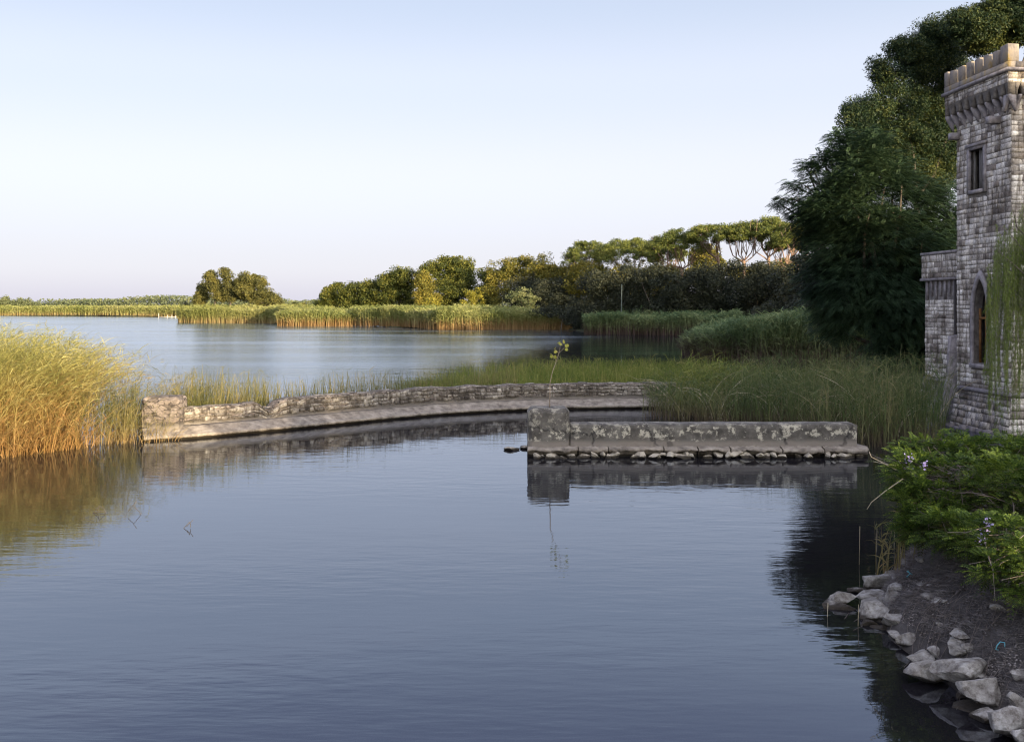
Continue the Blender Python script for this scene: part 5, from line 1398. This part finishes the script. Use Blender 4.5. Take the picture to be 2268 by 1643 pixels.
C2, _ = in_blobs(rng, [(b[0] + .05, b[1] + .1, b[2] - .05, b[3] * .8, b[4] * .8, b[5] * .8) for b in blobs], 2600, .5)
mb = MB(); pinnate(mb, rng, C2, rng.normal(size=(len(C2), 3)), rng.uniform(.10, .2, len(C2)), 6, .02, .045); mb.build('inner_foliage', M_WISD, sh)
rnd = random.Random(43); mb = MB()
for k_ in range(230):
    b = rnd.choice(blobs); e = Vector((b[0] + rnd.gauss(0, b[3] * .55), b[1] + rnd.gauss(0, b[4] * .5), b[2] + rnd.gauss(0, b[5] * .5)))
    st = Vector((b[0] * .5 + rnd.gauss(.3, .5), b[1] * .6 + rnd.gauss(0, .4), -.3 + rnd.random() * .3))
    mid = st.lerp(e, .5) + Vector((rnd.gauss(0, .12), rnd.gauss(0, .12), rnd.uniform(0, .3)))
    q = [st.lerp(mid, t / 3) for t in range(3)] + [mid.lerp(e, t / 3) for t in range(4)]
    mb.tube([v + Vector((rnd.gauss(0, .015), rnd.gauss(0, .015), rnd.gauss(0, .015))) for v in q], [.011 - .0012 * t for t in range(7)], 4, False)
mb.build('branches', VINE, sh)
for (px, py, Y, s2) in [(2013, 1020, 12.85, 1.0), (2047, 1028, 12.6, .6), (2188, 1165, 10.7, .9), (2172, 1190, 10.75, .8)]:
    p_ = at(px, py, Y) - sh.location; mb = MB()
    nn_ = 30; c = rng.normal(size=(nn_, 3)) * np.array([.035, .03, .045]) * s2 + np.array(p_)[None]
    add_leaves(mb, rng, c, np.full(nn_, .032), .8); mb.build('flower_cluster', FL, sh)
# bare runners reaching out over the water
mb = MB()
for L in ([(1985, 1040, 13), (1950, 1022, 13.2), (1930, 1012, 13.2), (1925, 1000, 13.3)], [(2000, 1060, 12.8), (1960, 1088, 12.8), (1930, 1112, 12.9), (1920, 1128, 12.9)], [(2010, 1035, 13), (1975, 1030, 13.2), (1935, 1022, 13.3)]):
    mb.tube([at(*p_) - sh.location for p_ in L], [.009, .007, .005, .004][:len(L)], 5)
mb.build('runner', R_STRAW, sh)
bed('foot_reed', 'few reed shoots standing at the left foot of the shrub', [(5.1, 13.6), (5.5, 13.2), (5.9, 13.9), (5.5, 14.4)], 26, .95, R_EDGE, 50, w=.014, leaves=4, ll=.35, lw=.02, lv=.15)
# dead creeper and dry litter covering the bank
rng = np.random.default_rng(51); rnd = random.Random(51); mb = MB()
for k_ in range(330):
    y = rnd.uniform(8.0, 14.2); x = rnd.uniform(4.75, 7.2); a = rnd.uniform(0, 6.28); L = rnd.uniform(.2, .9); pts = []
    for t in range(6):
        xx = x + math.cos(a + .3 * math.sin(t + k_)) * L * t / 5; yy = y + math.sin(a + .25 * t) * L * t / 5
        pts.append((xx, yy, max(gz(xx, yy), -.05) + .012 + rnd.uniform(0, .05)))
    mb.tube(pts, rnd.uniform(.0015, .004), 4, False)
tag(mb.build('dead_creeper', VINE), 'grey tangle of dead creeper stems covering the near bank', 'dead creeper', kind='stuff')
q = np.stack([rng.uniform(4.8, 7.5, 70000), rng.uniform(7.8, 15.0, 70000)], 1); z = land_h(q); q = q[z > .12]; z = z[z > .12]
dens = vnoise(q[:, 0] * 2.5, q[:, 1] * 2.5, 9); kp = dens > .25; q = q[kp]; z = z[kp]
mb = MB(); n_ = len(q); D = rng.normal(size=(n_, 3)) * np.array([.05, .05, .02]) + np.array([0, 0, .02])
strips(mb, np.c_[q, z + .002], D, D * np.array([.5, .5, -.8]), np.full(n_, .006), unit(rng.normal(size=(n_, 3))), 2, .3)
tag(mb.build('dry_litter', rough_mat('dry_litter', [(.3, (.07, .055, .05)), (.55, (.17, .15, .145)), (.75, (.30, .27, .26))], 4, .1)), 'fine grey dry litter and rootlets on the near bank', 'litter', kind='stuff')
q = np.stack([rng.uniform(4.7, 7.5, 40000), rng.uniform(7.8, 15.0, 40000)], 1); z = land_h(q)
dens = vnoise(q[:, 0] * 3.3, q[:, 1] * 3.3, 12) * .6 + vnoise(q[:, 0] * 9, q[:, 1] * 9, 13) * .4; kp = (z > .05) & (dens > .5); q = q[kp]; z = z[kp]
mb = MB(); add_leaves(mb, rng, np.c_[q, z + rng.uniform(.004, .035, len(q))], np.full(len(q), .032), .5, np.tile(np.array([[0, 0, 1.]]), (len(q), 1)), 1.5)
tag(mb.build('dead_leaves', foliage('dead_leaf', (.05, .038, .03), (.15, .125, .11), (.34, .30, .28), 3, .1)), 'curled dead leaves lying in drifts on the near bank', 'dead leaves', kind='stuff')
mb = MB(); qq = scatter_poly(rng, [(5.7, 9.5), (7, 9.2), (7, 11), (5.9, 10.8)], 80); n_ = 80
P = np.c_[qq, land_h(qq) + .01]; pinnate(mb, rng, P, np.c_[rng.normal(size=(n_, 2)), np.full(n_, 1.0)], rng.uniform(.06, .13, n_), 5, .012, .028)
tag(mb.build('seedlings', foliage('seedling_leaf', (.10, .10, .02), (.20, .20, .03), (.42, .36, .05), 5, .3)), 'small yellow green seedlings sprouting on the grey bank', 'seedlings', kind='stuff')
BLUE = rough_mat('blue_twine', [(.3, (.10, .35, .45)), (.7, (.22, .55, .62))], 8, .1)
for i, (px, py, Y, lb) in enumerate([(2016, 1300, 12.6, 'scrap of blue twine caught in the vines above the heap of stones'), (2217, 1440, 9.9, 'scrap of turquoise twine on the bank above the largest boulder')]):
    p_ = at(px, py, Y); mb = MB(); rnd = random.Random(i)
    z = gz(p_.x, Y)
    mb.tube([(rnd.gauss(0, .03), 0.01 * t, .05 * math.sin(t)) for t in range(6)], .006, 5); o = mb.build('twine', BLUE); o.location = (p_.x, Y, z + .06); tag(o, lb, 'twine')

# ------------------------------------------------------------------ trailing creeper before the tower
wl = empty('weeping_willow', (15.4, 25.6, gz(15.4, 25.6))); tag(wl, 'light green weeping willow whose thin strands hang before the tower', 'tree')
rng = np.random.default_rng(61); rnd = random.Random(61)
mb = MB(); limb(mb, (0, 0, -.4), (-.1, .1, 4.6), .16, .08, .03, rnd, 6, 8)
lf = MB(); st_ = MB()
n_ = 230
xs_ = rng.uniform(2188, 2430, n_)
topy = np.interp(xs_, [2168, 2205, 2240, 2300, 2420], [700, 560, 530, 500, 470]) + rng.normal(scale=30, size=n_)
boty = topy + rng.uniform(60, 420, n_) * np.interp(xs_, [2168, 2210, 2250], [.3, .9, 1.0]); boty = np.minimum(boty, 965)
for k_ in range(n_):
    Y = 25.6 + rng.normal() * .7; a = at(xs_[k_], topy[k_], Y) - wl.location; b_ = at(xs_[k_] - rng.uniform(-6, 18), boty[k_], Y) - wl.location
    m_ = int((a.z - b_.z) / .02) + 8; t = np.linspace(0, 1, m_)[:, None]
    A = np.array(a); B = np.array(b_); Q = A + (B - A) * t; Q[:, 0] += .04 * np.sin(t[:, 0] * 5 + k_)
    st_.tube([Q[j] for j in range(0, m_, max(1, m_ // 5))], .004, 3, False)
    i = rng.integers(0, m_, m_ * 3); n3 = len(i)
    D1 = rng.normal(size=(n3, 3)) * np.array([.035, .035, .02]) + np.array([0, 0, -.05])
    strips(lf, Q[i], D1, np.tile(np.array([[0, 0, -.02]]), (n3, 1)), np.full(n3, .011), unit(rng.normal(size=(n3, 3))), 2, .2, .4)
    if k_ % 4 == 0: limb(mb, (-.1, .1, rng.uniform(3, 4.6)), a, .035, .008, .06, rnd, 5, 4)
mb.build('trunk', BARK, wl); st_.build('twigs', VINE, wl)
lf.build('strands', foliage('willow_strand', (0.06, 0.085, 0.02), (0.13, 0.18, 0.035), (0.24, 0.28, 0.07), 1.2, .35), wl)
